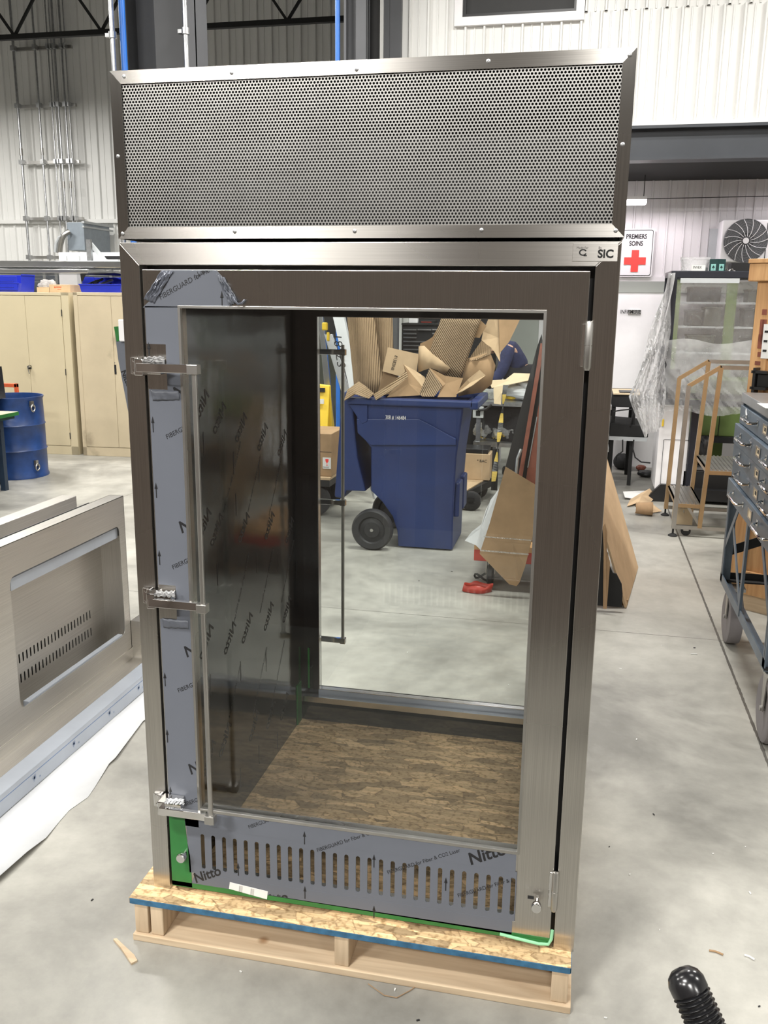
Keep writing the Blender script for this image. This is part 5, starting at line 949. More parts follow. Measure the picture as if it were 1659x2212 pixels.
# hazard strap hanging, twisted
b1, b2 = B(), B(); A0 = at(1092,832,Y=YBn-.35); A1 = at(1066,1040,Y=5.6)
nseg = 40
for k in range(nseg):
    f0, f1 = k/nseg, (k+1)/nseg; p0_, p1_ = A0.lerp(A1, f0), A0.lerp(A1, f1); w0, w1 = V((math.cos(f0*7), math.sin(f0*7)*.6, 0))*.022, V((math.cos(f1*7), math.sin(f1*7)*.6, 0))*.022
    (b1 if (k // 4) % 2 else b2).add([p0_-w0, p0_+w0, p1_+w1, p1_-w1], [(0,1,2,3)])
t = thing('hazard_strap', 'twisted yellow and black strap hanging in front of the packing table', 'strap', A1); b1.build('yellow_bands', 'ydark', t, solid=.003); b2.build('black_bands', 'black', t, solid=.003)
# ---- red cart with leaning sheets (right, behind the rear glass)
YC0 = 3.36; zc0, zc1 = at(1040,1212,Y=YC0).z, at(1040,1176,Y=YC0).z; xc0 = at(1024,1190,Y=YC0).x
t = thing('red_cart', 'low red cart with dark sheets leaning on it behind the right stile', 'cart', (xc0+.35, YC0+.35, 0)); b = B(); b.box((xc0, YC0, zc0), (1.24, YC0+.04, zc1-.035)); b.box((xc0, YC0+.62, zc0), (1.24, YC0+.66, zc1-.035)); b.box((xc0, YC0+.04, zc0), (xc0+.04, YC0+.62, zc1-.035)); b.box((1.20, YC0+.04, zc0), (1.24, YC0+.62, zc1-.035)); b.build('red_frame', 'red', t, bevel=.003)
b = B(); b.box((xc0, YC0, zc1-.035), (1.24, YC0+.66, zc1)); b.build('wood_deck', 'crate', t)
for x_, y_ in ((xc0+.10, YC0+.10), (xc0+.10, YC0+.56), (1.14, YC0+.10), (1.14, YC0+.56)):
    hh_ = zc0 - .02; r = B(); r.lathe([(0,-.02),(hh_*.36,-.02),(hh_*.42,-.012),(hh_*.42,.012),(hh_*.36,.02),(0,.02)], (x_, y_, hh_*.42), 20, axis=0); w_ = r.build('caster', 'rubber', t, smooth=True); r = B(); r.box((x_-.03, y_-.03, hh_*.5), (x_-.024, y_+.03, zc0-.002)); r.box((x_+.024, y_-.03, hh_*.5), (x_+.03, y_+.03, zc0-.002)); r.build('caster_fork', 'stdull', w_)
def stand(name, lbl, cat, pix, m, th=.006): return tag(sheet(name, pix, m, None, th), lbl, cat)
stand('black_sheet', 'glossy black sheet leaning on the red cart', 'sheet', [(1170,722,3.72),(1160,752,3.72),(1092,1008,3.62),(1080,1060,3.60),(1075,1150,3.58),(1185,1170,3.58),(1190,900,3.66)], 'black')
b = B(); b.beam(at(1172,742,Y=3.68), at(1104,1150,Y=3.50), .025, .018); tag(b.build('red_tube', 'rust'), 'brown red square tube leaning before the black sheet', 'tube')
stand('dark_red_board', 'dark red board leaning behind the taped cardboard', 'board', [(1172,830,3.62),(1140,1010,3.54),(1120,1150,3.50),(1185,1150,3.50),(1186,900,3.58)], 'rust')
b = B(); b.beam(at(1160,900,Y=3.58), at(1140,1010,Y=3.53), .006, .006); tag(b.build('silver_strip', 'alu'), 'thin bright strip along the dark red board', 'strip')
b = B(); b.tube([at(1126,970,Y=3.46), at(1118,990,Y=3.45), at(1114,1030,Y=3.44), at(1113,1060,Y=3.43), at(1112,1188,Y=3.42)], .010, 8); tag(b.build('bright_rod', 'galv', smooth=True), 'curved bright rod between the black sheet and the red tube', 'rod')
stand('foam_sheet', 'wrinkled white foam sheet draped over the corner of the red cart', 'sheet', [(1078,1056,3.42),(1060,1080,3.40),(1050,1102,3.36),(1040,1132,3.33),(1018,1150,3.30),(1004,1168,3.28),(1014,1172,3.28),(1028,1178,3.28),(1042,1192,3.28),(1062,1170,3.30)], 'foam')
o = stand('taped_cardboard', 'large kite-shaped cardboard held with clear tape in front of the red cart', 'cardboard', [(1092,1008,3.30),(1158,1048,3.30),(1153,1150,3.27),(1134,1225,3.24),(1122,1258,3.24),(1116,1266,3.23),(1100,1262,3.23),(1036,1196,3.25),(1058,1130,3.27)], 'card')
b = B()
for (xa, ya_, xb2, yb2, th2) in ((1045,1158,1148,1166,2.5),(1037,1187,1142,1196,3.5)):
    P = [at(xa,ya_,Y=3.235), at(xb2,yb2,Y=3.235), at(xb2,yb2+th2,Y=3.235), at(xa,ya_+th2,Y=3.235)]; b.add(P, [(0,1,2,3)])
b.build('clear_tape', 'bag', o)
b = B(); ctr = at(1030,1268,Z=.03); pts = []
for k in range(28): a = k/28*2*PI; pts.append((ctr.x + .085*math.cos(a) + .01*math.sin(3*a), ctr.y + .05*math.sin(a)))
b.add([(x, y, .004) for x, y in pts] + [(x + .01, y + .012, .045 + .006*math.sin(i)) for i, (x, y) in enumerate(pts)], [(i, (i+1) % 28, 28+(i+1) % 28, 28+i) for i in range(28)]); tag(b.build('red_strap_loop', 'red', smooth=True, solid=.003), 'red webbing strap looped on the floor by the red cart', 'strap')
b = B(); ctr = at(1042,1245,Z=.05); b.tube([ctr + V((.05*math.cos(a), .03*math.sin(a), .02*math.sin(2*a))) for a in [k/14*2*PI for k in range(14)]], .007, 6, True); tag(b.build('dark_strap_loop', 'soff', smooth=True), 'dark strap coil beside the caster of the red cart', 'strap')
# ================================================================= right side
# ---- blue-grey flat-file drawer cabinet on a wheeled stand
DF, DN = 2.85, 1.60          # far and near end (y)
t = thing('drawer_cabinet', 'blue-grey steel cabinet of wide drawers on a wheeled angle-iron stand', 'drawer cabinet', (2.3, 2.2, 0))
XD1 = 2.62
b = B(); b.box((1.912, DN-.02, 1.275), (XD1, DF+.02, 1.324)); lab(b.build('cabinet_top', 'drawtop', t, bevel=.004), 'plain grey steel top')
b = B(); b.box((1.93, DN, .80), (XD1, DF-.005, 1.275)); b.box((1.918, DF-.02, 1.168), (1.93, DF, 1.275)); b.build('cabinet_body', 'draw', t, bevel=.002)
b = B(); b.box((1.915, DN, .775), (XD1, DF, .80)); b.build('bottom_tray', 'draw', t)
def drawer(x, z0, z1, i):
    r = B(); r.box((x, DN, z0), (1.93 + .02, DF - .003, z1)); d = r.build('drawer', 'draw', t, bevel=.003)
    zc = (z0 + z1) / 2 + .012
    for yc in (2.49, 1.83):
        q = B(); q.tube([(x, yc+.145, zc), (x-.022, yc+.135, zc-.004), (x-.034, yc+.10, zc-.006), (x-.034, yc-.10, zc-.006), (x-.022, yc-.135, zc-.004), (x, yc-.145, zc)], .0065, 8)
        q.box((x-.003, yc+.13, zc-.012), (x, yc+.16, zc+.014)); q.box((x-.003, yc-.16, zc-.012), (x, yc-.13, zc+.014)); q.build('handle', 'chrome', d, smooth=True)
    for yc in (2.16, 1.62 + .02):
        q = B(); q.frame(yc-.05, yc+.05, zc-.026, zc+.020, yc-.036, yc+.036, zc-.019, zc+.013, 0, .003); q.v = [(x - .004 + v[1], v[0], v[2]) for v in q.v]; h = q.build('label_holder', 'stdull', d)
        q = B(); q.add([(x-.0015, yc-.036, zc-.019), (x-.0015, yc+.036, zc-.019), (x-.0015, yc+.036, zc+.013), (x-.0015, yc-.036, zc+.013)], [(0,1,2,3)]); q.build('card_label', 'cream', h)
        if i not in (4,): q = B(); q.add([(x-.002, yc-.018, zc-.011), (x-.002, yc+.018, zc-.011), (x-.002, yc+.018, zc+.006), (x-.002, yc-.018, zc+.006)], [(0,1,2,3)]); q.build('label_mark', 'soff', h)
    return d
for i, (x, z0, z1) in enumerate(((1.908, 1.172, 1.262), (1.889, 1.066, 1.168), (1.893, .976, 1.063), (1.897, .886, .973), (1.882, .782, .882))): drawer(x, z0, z1, i)
b = B(); p = at(1612, 893, X=1.905); b.obox(p + V((0,0,0)), (.004, .05, .022), Matrix.Rotation(.6, 3, 'X')); tag_ = lab(b.build('tape_scrap', 'foam', t, bevel=.003), 'white scrap of tape stuck to the top drawer')
# stand
for y_ in (DF-.02, DN+.02):
    for x_ in (1.893, XD1-.045):
        r = B(); r.box((x_, y_-.022, .33), (x_+.006, y_+.022, .775)); r.box((x_, y_-.003, .33), (x_+.045, y_+.003, .775)); r.build('stand_leg', 'draw', t)
for x_ in (1.893, XD1-.045):
    r = B(); r.box((x_, DN, .315), (x_+.05, DF, .322)); r.box((x_, DN, .322), (x_+.006, DF, .362)); r.build('stand_rail', 'draw', t)
for y_ in (DF-.02, DN+.02): r = B(); r.box((1.893, y_-.025, .322), (XD1, y_+.025, .330)); r.box((1.893, y_+.02, .33), (XD1, y_+.026, .365)); r.build('stand_crossbar', 'soff', t)
r = B(); r.beam((1.897, DF-.03, .52), (1.897, DF-.30, .775), .034, .005, (1,0,0)); r.build('stand_brace', 'draw', t)
r = B(); r.beam((1.899, DF-.20, .67), (1.899, DF-.62, .33), .034, .005, (1,0,0)); r.build('stand_brace', 'draw', t)
r = B(); r.beam((1.93, DF+.02, .48), (XD1-.03, DF+.02, .76), .005, .05, (0,0,1)); r.build('stand_brace', 'soff', t)
r = B(); r.beam((1.899, DN+.03, .52), (1.899, DN+.32, .775), .034, .005, (1,0,0)); r.build('stand_brace', 'draw', t)
r = B(); r.box((1.89, DF-.62, .33), (1.902, DF-.585, .775)); r.build('stand_leg', 'draw', t)
WRR = .142
for (x_, y_, nm) in ((1.962, DF-.07, 0), (1.945, DN+.03, 1), (XD1-.05, DF-.07, 0), (XD1-.05, DN+.03, 0)):
    r = B(); r.lathe([(0,-.026),(WRR*.5,-.026),(WRR*.86,-.036),(WRR*.97,-.032),(WRR,-.020),(WRR,.020),(WRR*.97,.032),(WRR*.86,.036),(WRR*.5,.026),(0,.026)], (x_, y_, WRR), 40, axis=0); w_ = r.build('caster_wheel', 'wheel', t, smooth=True)
    r = B(); r.box((x_-.045, y_-.05, .295), (x_+.045, y_+.05, .313)); r.prism([(x_+.032, y_-.035, .30), (x_+.032, y_+.035, .30), (x_+.032, y_+.015, WRR-.01), (x_+.032, y_-.015, WRR-.01)], (.005,0,0)); r.prism([(x_-.037, y_-.035, .30), (x_-.037, y_+.035, .30), (x_-.037, y_+.015, WRR-.01), (x_-.037, y_-.015, WRR-.01)], (.005,0,0)); r.build('caster_fork', 'stdull', w_)
    r = B(); r.cyl((x_-.045, y_, WRR), (x_+.045, y_, WRR), .011, 10); r.build('axle_bolt', 'stdull', w_)
a = at(1650, 874, Z=1.3255); b = B(); b.box((a.x-.02, a.y-.15, 1.3245), (a.x+.2, a.y+.05, 1.3265)); tag(b.build('paper_note', 'paper'), 'white paper lying on the steel top of the drawer cabinet', 'paper')
# ---- tall plywood crate behind the drawer cabinet, standing askew
CA = V((2.035, 3.42, 0)); cang = math.radians(-35); cd, cn = V((math.cos(cang), math.sin(cang), 0)), V((math.sin(cang), -math.cos(cang), 0))
def onface(px, py, o=0.0):
    d = CR @ Vector(((px - 829.5) / CAM_F, -(py - 1106) / CAM_F, -1)); k = (CA + cn*o - CO).dot(cn) / d.dot(cn); p = CO + d*k - CA; return p.dot(cd), p.z
t = thing('plywood_crate', 'tall orange plywood shipping crate standing behind the drawer cabinet', 'crate', CA, rotz=cang)
def lb_(r, n, m, par=t, **k): return r.build(n, m, par, local=True, **k)
ztop = onface(1640, 600)[1]
b = B(); b.box((0, 0, .10), (1.5, .75, ztop-.02)); lb_(b, 'crate_wall', 'crate', bevel=.004)
b = B(); b.box((-.045, -.05, ztop-.02), (1.55, .8, ztop+.075)); lb_(b, 'lid_frame', 'crate', bevel=.006); b = B(); b.box((-.05, -.055, ztop+.076), (1.55, .8, ztop+.10)); lb_(b, 'lid_board', 'crate', bevel=.003)
for y0_ in (0, .65): b = B(); b.box((0, y0_, 0), (1.5, y0_+.1, .099)); lb_(b, 'crate_skid', 'pine')
b = B(); b.box((.0, -.022, .10), (.09, -.001, ztop-.021)); b.box((.09, -.022, .10), (1.4, -.001, .24)); b.box((.21, -.02, .24), (.29, -.001, ztop-.021)); lb_(b, 'corner_batten', 'crate', bevel=.002)
b = B()
for (x0_, x1_, y0_, y1_) in ((1647,1656,668,680),(1643,1647,690,738),(1648,1651,690,744),(1639,1645,722,753),(1637,1646,760,771),(1631,1642,780,789)):
    a, c = onface(x0_, y0_, .023), onface(x1_, y1_, .023); b.box((a[0], -.0245, c[1]), (c[0], -.023, a[1]))
lb_(b, 'stencil_print', 'rust')
a, c = onface(1651, 700, .025), onface(1662, 775, .025); b = B(); b.box((a[0], -.028, c[1]), (c[0], -.025, a[1])); s_ = lb_(b, 'shipping_label', 'paper'); b = B()
for k in range(3): zz = c[1] + (a[1]-c[1])*(k+.7)/3.6; b.box((a[0]+.008, -.0292, zz), (c[0]-.02, -.028, zz+.012))
lb_(b, 'label_print', 'soff', s_)
a, c = onface(1640, 806, .05), onface(1675, 838, .05); b = B(); b.box((a[0], -.07, c[1]), (c[0]+.1, -.023, a[1])); k_ = lb_(b, 'latch_block', 'soff', bevel=.004); b = B(); b.box((a[0]-.02, -.085, c[1]-.05), (a[0]-.005, -.03, a[1]+.03)); b.box((a[0]-.03, -.085, a[1]), (a[0]+.06, -.04, a[1]+.015)); b.box((a[0]-.03, -.085, c[1]-.015), (a[0]+.06, -.04, c[1])); lb_(b, 'latch_bolt', 'black', k_)
# ---- step ladder
YN_, YF_ = 5.06, 5.77
t = thing('platform_steps', 'stainless mobile platform steps with double handrails behind the aisle', 'steps', (2.1, 5.4, 0))
for (y_, m_) in ((YN_, 'tan'), (YF_, 'tan')):
    r = B(); r.beam((1.868, y_, .06), (1.888, y_, 1.165), .032, .032); r.build('front_post', 'stdull' if y_ == YN_ else 'tan', t)
    r = B(); r.beam((2.058, y_, .075), (2.106, y_, 1.305), .032, .032); r.build('rear_post', 'tan', t)
    r = B(); r.beam((1.885, y_, 1.160), (2.110, y_, 1.310), .030, .030); r.build('sloped_rail', 'tan', t)
    r = B(); r.beam((2.10, y_, 1.305), (3.0, y_, 1.305), .030, .030); lab(r.build('top_rail', 'stdull', t), 'bright level handrail')
    r = B(); r.beam((1.87, y_, .075), (2.9, y_, .075), .03, .03); r.build('base_rail', 'stdull', t)
    r = B(); r.beam((2.96, y_, .06), (2.98, y_, 1.30), .032, .032); r.build('back_post', 'tan', t)
    r = B(); r.beam((1.96, y_, .24), (2.06, y_, .09), .02, .02); r.build('diagonal_stay', 'stdull', t)
    r = B(); r.cyl((1.866, y_, .012), (1.866, y_, .065), .008, 10); r.lathe([(0,0),(.036,0),(.036,.006),(.014,.02),(0,.02)], (1.866, y_, 0), 18); r.build('levelling_foot', 'soff', t, smooth=True)
for (xa, xb, z_) in ((1.868, 2.062, .262), (2.075, 2.95, .530)):
    r = B(); r.box((xa, YN_-.012, z_-.032), (xb, YN_+.0, z_-.003)); r.box((xa, YF_, z_-.032), (xb, YF_+.012, z_-.003)); r.box((xa, YN_, z_-.032), (xa+.012, YF_, z_-.003)); r.box((xb-.012, YN_, z_-.032), (xb, YF_, z_-.003)); st_ = r.build('step_frame', 'tan', t)
    r = B(); r.box((xa, YN_, z_-.006), (xb, YF_, z_-.003)); x_ = xa + .012
    while x_ < xb - .015: r.box((x_, YN_+.01, z_-.003), (x_+.013, YF_-.01, z_+.006)); x_ += .030
    r.build('ribbed_tread', 'stdull', st_)
for y_ in (YN_+.04, YF_-.04):
    r = B(); r.lathe([(0,-.013),(.03,-.013),(.038,-.008),(.038,.008),(.03,.013),(0,.013)], (1.965, y_, .038), 20, axis=1); w_ = r.build('caster', 'rubber', t, smooth=True); r = B(); r.box((1.945, y_-.018, .04), (1.985, y_+.018, .066)); r.build('caster_fork', 'stdull', w_)
a, c = at(1456,1112,Y=5.45), at(1493,1137,Y=5.45)
t2 = thing('parts_box', 'open white box of metal parts under the lower step', 'box', ((a.x+c.x)/2, 5.5, 0)); b = B(); zt_ = .15; b.box((a.x, 5.40, 0), (c.x, 5.405, zt_)); b.box((a.x, 5.60, 0), (c.x, 5.605, zt_)); b.box((a.x, 5.405, 0), (a.x+.005, 5.60, zt_)); b.box((c.x-.005, 5.405, 0), (c.x, 5.60, zt_)); b.box((a.x, 5.405, 0), (c.x, 5.60, .004)); b.build('box_wall', 'cream', t2)
blob('loose_parts', 'stdull', ((a.x+c.x)/2, 5.5, .11), ((c.x-a.x)*.40, .08, .05), t2, 90, .5, freq=6)
# ---- black-framed glass display on its white base, wrapped in film
YG = 6.30
x0, x1 = at(1447,700,Y=YG).x, at(1660,700,Y=YG).x+.04; z0, z1 = .885, 2.036
x0 = 1.803
t = thing('glass_display_case', 'black-framed glass display case half wrapped in clear film', 'display case', ((x0+x1)/2, YG+.3, 0))
b = B(); b.frame(x0, x1, z0, z1, x0+.055, x1-.055, z0+.05, z1-.06, YG, YG+.06); b.build('front_frame', 'ltfr' if 'ltfr' in M else mat('black_frame_paint', (.018, .02, .028), .3), t, bevel=.006)
FR = bpy.data.materials['black_frame_paint']
b = B(); b.frame(x0, x1, z0, z1, x0+.05, x1-.05, z0+.05, z1-.06, YG+.62, YG+.66); b.box((x0,YG+.06,z1-.05),(x0+.05,YG+.62,z1)); b.box((x1-.05,YG+.06,z1-.05),(x1,YG+.62,z1)); b.box((x0,YG+.06,z0),(x0+.05,YG+.62,z0+.05)); b.box((x1-.05,YG+.06,z0),(x1,YG+.62,z0+.05)); b.build('rear_frame', FR, t)
b = B(); b.box((x0+.055, YG+.02, z0+.05), (x1-.055, YG+.026, z1-.06)); b.build('front_pane', 'glass', t)
b = B(); b.box((x0+.055, YG+.64, z0+.05), (x1-.055, YG+.646, z1-.06)); b.build('rear_pane', 'wrap', t)
b = B(); b.box((x0+.02, YG+.58, .86), (x0+.20, YG+.60, 1.16)); b.build('inner_dark_panel', 'black', t)
b = B(); b.box((x0+.08, YG-.004, z1-.10), (x0+.56, YG+.018, z1-.062)); b.build('lamp_housing', 'ltgrey', t)
# wrap film with wrinkles on lower half
def fnw(u, v):
    x = x0 + .01 + u*(x1-x0-.02); z = z0 - .06 + v*(.62); w = (1-v)**1.2
    return V((x + .01*math.sin(v*31+u*9), YG - .015 - w*(.035*abs(math.sin(u*23+v*11)) + .02*abs(math.sin(u*57+v*29+1))), z + .02*math.sin(u*9)))
b = B(); b.grid(fnw, 70, 40); lab(b.build('stretch_wrap', 'wrapt', t, smooth=True), 'crinkled clear stretch wrap around the foot of the case')
def fnw2(u, v):
    return V((x0 + .01 + u*(x1-x0-.02), YG + .03 + .006*abs(math.sin(u*19+v*5)), z0 + .5 + v*(z1-z0-.5)))
b = B(); b.grid(fnw2, 30, 14); b.build('upper_wrap', 'wrap', t, smooth=True)
# drape hanging at the left
def fnd(u, v):
    top = V((x0+.01, YG-.02, z1-.02)); xl = x0 - .03 - (v**1.1)*.33 if v < .75 else x0 - .03 - (.75**1.1)*.33 + (v-.75)*.55
    x = xl + (x0+.02-xl)*u; zb_ = z1 - .02 - v*(1.42 - .10*u)
    return V((x + .012*math.sin(v*14+u*9), YG - .05 + .045*math.sin(u*13+v*3) - .04*v*abs(math.sin(u*29+v*21)), zb_))
b = B(); b.grid(fnd, 34, 60); lab(b.build('film_drape', 'wrapt', t, smooth=True), 'clear plastic film hanging down the left side of the case')
# white base cabinet and black machine base
xw0, xw1 = 1.815, 2.075
b = B(); b.box((xw0, YG+.10, .10), (xw1, YG+.60, .86)); b.box((xw0-.002, YG+.095, .86), (xw1+.004, YG+.60, .884)); wb_ = lab(b.build('white_base', 'white', t, bevel=.004), 'white enamelled base cabinet')
b = B(); b.box((xw0+.045, YG+.0945, .12), (xw0+.049, YG+.0955, .56)); b.box((xw0+.05, YG+.0945, .56), (xw1, YG+.0955, .564)); b.build('door_gap', 'soff', wb_)
b = B(); b.box((xw0+.018, YG+.085, .68), (xw0+.036, YG+.10, .745)); b.build('yellow_tag', 'yellow', wb_, bevel=.004)
b = B(); b.box((xw1+.005, YG+.06, .14), (xw1+.065, YG+.12, .884)); b.build('black_post', FR, t)
b = B(); b.prism([(1.72,YG+.02,.0),(2.06,YG+.02,.0),(2.06,YG+.02,.16),(1.86,YG+.02,.16)], (0,.05,0)); b.box((2.06, YG+.0, .03), (x1+.3, YG+.45, .13)); b.box((2.06, YG+.1, .13), (x1+.3, YG+.5, .28)); b.build('black_plinth', 'black', t)
b = B(); b.box((xw1+.07, YG+.15, .285), (x1+.3, YG+.66, .31)); b.build('inner_shelf', 'drawtop', t)
# green machine, bag and things seen below the case
a, c = at(1497,887,Y=7.2), at(1700,948,Y=7.2); b = B(); b.box((a.x, 7.2, c.z), (c.x, 7.7, a.z+.3)); t = thing('green_machine', 'green machine cabinet standing behind the glass display case', 'machine', ((a.x+c.x)/2, 7.4, 0)); 
b.build('machine_body', 'mgreen', t, bevel=.006); s0, s1 = at(1530,912,Y=7.19), at(1551,935,Y=7.19)
b = B(); b.box((s1.x, 7.196, c.z), (s1.x+.006, 7.2, a.z-.04)); b.build('door_gap', 'soff', t)
b = B(); b.box((a.x-.05, 7.15, c.z-.06), (c.x, 7.7, c.z)); b.build('machine_base', 'soff', t); b = B(); b.box((a.x+.02, 7.2, 0), (a.x+.07, 7.25, c.z-.06)); b.box((c.x-.1, 7.2, 0), (c.x-.05, 7.25, c.z-.06)); b.build('machine_leg', 'soff', t)
a = at(1507, 965, Y=6.62); bs = blob('black_bag', 'black', (a.x+.02, 6.58, .315+.13), (.085, .07, .135), None, 71, .25); tag(bs, 'black bag with white lettering on the shelf under the glass case', 'bag')
b = B(); q = at(1487,992,Y=6.49); b.text('op.', q, (1,0,0), (0,0,1), .045, .006); b.text('S', q + V((.02,0,-.05)), (1,0,0), (0,0,1), .06, .008); o = b.build('bag_lettering', 'white', bs)
# shelving with dark bins behind the case
sx_, ex_ = 1.98, 3.3
t = thing('storage_shelf', 'green-posted storage shelf with dark bins seen through the glass display case', 'shelf', (2.5, 7.9, 0))
for x_ in (sx_, at(1575,700,Y=7.75).x, ex_): r = B(); r.box((x_-.05, 7.75, 0), (x_+.05, 7.80, 2.0)); r.build('shelf_post', 'mgreen', t)
for z_ in (1.02, 1.28, 1.54, 1.78): r = B(); r.box((sx_, 7.76, z_-.02), (ex_, 8.07, z_)); r.build('shelf_board', 'ltgrey', t)
for k_, (xa, xb, z_, h_, w_) in enumerate(((2.06,2.36,1.78,.15,'left bin on the top shelf'),(2.62,2.92,1.78,.13,'right bin on the top shelf'),(2.05,2.20,1.54,.16,'narrow bin on the second shelf'),(2.22,2.38,1.54,.19,'deep bin on the second shelf'),(2.60,2.86,1.54,.18,'right bin on the second shelf'),(2.08,2.34,1.28,.17,'left bin on the third shelf'),(2.62,2.90,1.28,.14,'right bin on the third shelf'),(2.60,2.9,1.02,.16,'right bin on the lowest shelf'))):
    r = B(); xa += .06; xb += .06; r.box((xa, 7.77, z_+.001), (xb, 8.05, z_+h_)); r.box((xa-.008, 7.765, z_+h_-.02), (xb+.008, 8.058, z_+h_)); tag(r.build('storage_bin', 'olive' if k_ % 2 else 'soff', bevel=.006), 'dark ' + w_ + ' behind the glass display case', 'bin')
# things on the case roof
a, c = at(1473,556,Y=YG+.2), at(1538,582,Y=YG+.2)
t = thing('plastic_tub', 'clear plastic tub with a white label on the glass display case', 'tub', ((a.x+c.x)/2, YG+.3, z1)); b = B(); rx = (c.x-a.x)/2; b.lathe([(rx*.86,0),(rx*.95,.10),(rx,.105),(rx,.125),(rx*.93,.125),(rx*.88,.004),(0,.004)], ((a.x+c.x)/2, YG+.35, z1), 30); b.build('tub_wall', 'wrapt', t, smooth=True)
b = B(); p_, q_ = at(1493,573,Y=YG+.24), at(1522,583,Y=YG+.24); b.box((p_.x, YG+.195, z1+.004), (q_.x, YG+.197, z1+.055)); l_ = b.build('tub_label', 'paper', t); b = B(); b.text('INVEX', (p_.x+.012, YG+.194, z1+.025), (1,0,0), (0,0,1), .032, .004, 0, .8); b.build('label_text', 'ink', l_)
a, c = at(1534,561,Y=YG+.2), at(1567,583,Y=YG+.2); t = thing('tea_box', 'dark green carton with pale printed panels on the glass display case', 'box', ((a.x+c.x)/2, YG+.25, z1)); xm = a.x + (c.x-a.x)*.45
b = B(); b.prism([(a.x,YG+.22,z1),(xm,YG+.17,z1),(c.x,YG+.22,z1),(c.x-.02,YG+.33,z1),(a.x+.02,YG+.33,z1)], (0,0,.105)); b.build('carton', 'greenb', t)
for k, (f0, xs_, ys_) in enumerate(((V((a.x,YG+.219,z1)), V((xm,YG+.169,z1)), 0), (V((xm,YG+.169,z1)), V((c.x,YG+.219,z1)), 0))):
    d = (xs_ - f0); b = B(); n_ = V((0,-.001,0)); P = [f0 + d*.22 + n_, f0 + d*.82 + n_]; b.add([P[0]+V((0,0,.008)), P[1]+V((0,0,.008)), P[1]+V((0,0,.065)), P[0]+V((0,0,.065))], [(0,1,2,3)]); pn = b.build('printed_panel', 'teal', t)
    b = B(); m_ = (P[0]+P[1])/2 + n_*2; dd = d.normalized()
    for (ox, oz, rr) in ((-.006, .036, .007), (.006, .036, .007), (0, .045, .007)): b.add([m_ + dd*(ox + rr*math.cos(i_/8*2*PI)) + V((0,0,oz + rr*math.sin(i_/8*2*PI))) for i_ in range(8)], [tuple(range(8))])
    b.add([m_ + dd*-.003 + V((0,0,.018)), m_ + dd*.003 + V((0,0,.018)), m_ + V((0,0,.036))], [(0,1,2)]); b.build('leaf_print', 'greenb', pn)
b = B(); a = at(1574,578,Y=YG+.3); b.tube([a + V((k*.012-.03, .01*math.sin(k*2), .012*math.sin(k*1.7)+.02 - (0))) for k in range(8)], .006, 6); 
for i_ in range(len(b.v)): pass
zmn = min(v[2] for v in b.v); b.v = [(v[0], v[1], v[2]-zmn+z1) for v in b.v]; tag(b.build('metal_clamp', 'stdull', smooth=True), 'small bent metal clamp beside the dark green carton', 'clamp')
a, c = at(1578,568,Y=YG+.5), at(1700,584,Y=YG+.5); b = B(); b.box((a.x, YG+.42, z1), (c.x, YG+.64, a.z)); tag(b.build('dark_case', 'soff', bevel=.005), 'long black case on the glass display case below the fan unit', 'case')
# ---- fan unit on the wall
a, c = at(1562,475,Y=7.75), at(1700,566,Y=7.75); fc_ = at(1611,520,Y=7.75)
t = thing('fan_unit', 'white air conditioner unit with a round black fan grille on the wall', 'air conditioner', ((a.x+c.x)/2, 7.9, c.z)); b = B(); b.box((a.x, 7.76, c.z), (c.x, YR-.02, a.z)); b.build('fan_housing', 'white', t, bevel=.012)
RF = .205
b = B(); b.lathe([(0,0),(RF,0),(RF+.004,-.006),(RF-.004,-.012),(RF-.004,-.003),(0,-.003)], (fc_.x, 7.757, fc_.z), 40, axis=1); fg = b.build('fan_opening', 'fan', t, smooth=True)
b = B()
for k in range(15):
    a0 = k/15*2*PI; b.tube([(fc_.x + math.cos(a0+s*.5)*s*RF, 7.742, fc_.z + math.sin(a0+s*.5)*s*RF) for s in (.2,.4,.6,.8,1.0)], .0028, 5)
b.build('grille_spoke', 'white', fg)
b = B()
for k in range(13): rr = RF*(.40 + .05*k); b.tube([(fc_.x + rr*math.cos(i_/28*2*PI), 7.744, fc_.z + rr*math.sin(i_/28*2*PI)) for i_ in range(28)], .0010, 4, True)
b.build('grille_ring', 'ltgrey', fg)
b = B(); b.lathe([(0,-.020),(.028,-.020),(.030,-.010),(0,-.010)], (fc_.x, 7.757, fc_.z), 20, axis=1); b.build('fan_hub', 'white', fg, smooth=True)
b = B(); a2 = at(1655,520,Y=7.75); b.box((a2.x, 7.755, c.z+.03), (a2.x+.006, 7.76, a.z-.03)); b.build('panel_gap', 'soff', t)
b = B(); x_ = at(1555,520,Y=8.05).x; b.box((x_-.10, 8.06, c.z+.02), (x_-.02, 8.12, a.z-.06)); b.box((x_, 8.02, c.z-.1), (x_+.02, 8.12, a.z-.05)); b.build('wall_bracket', 'ltgrey', t)
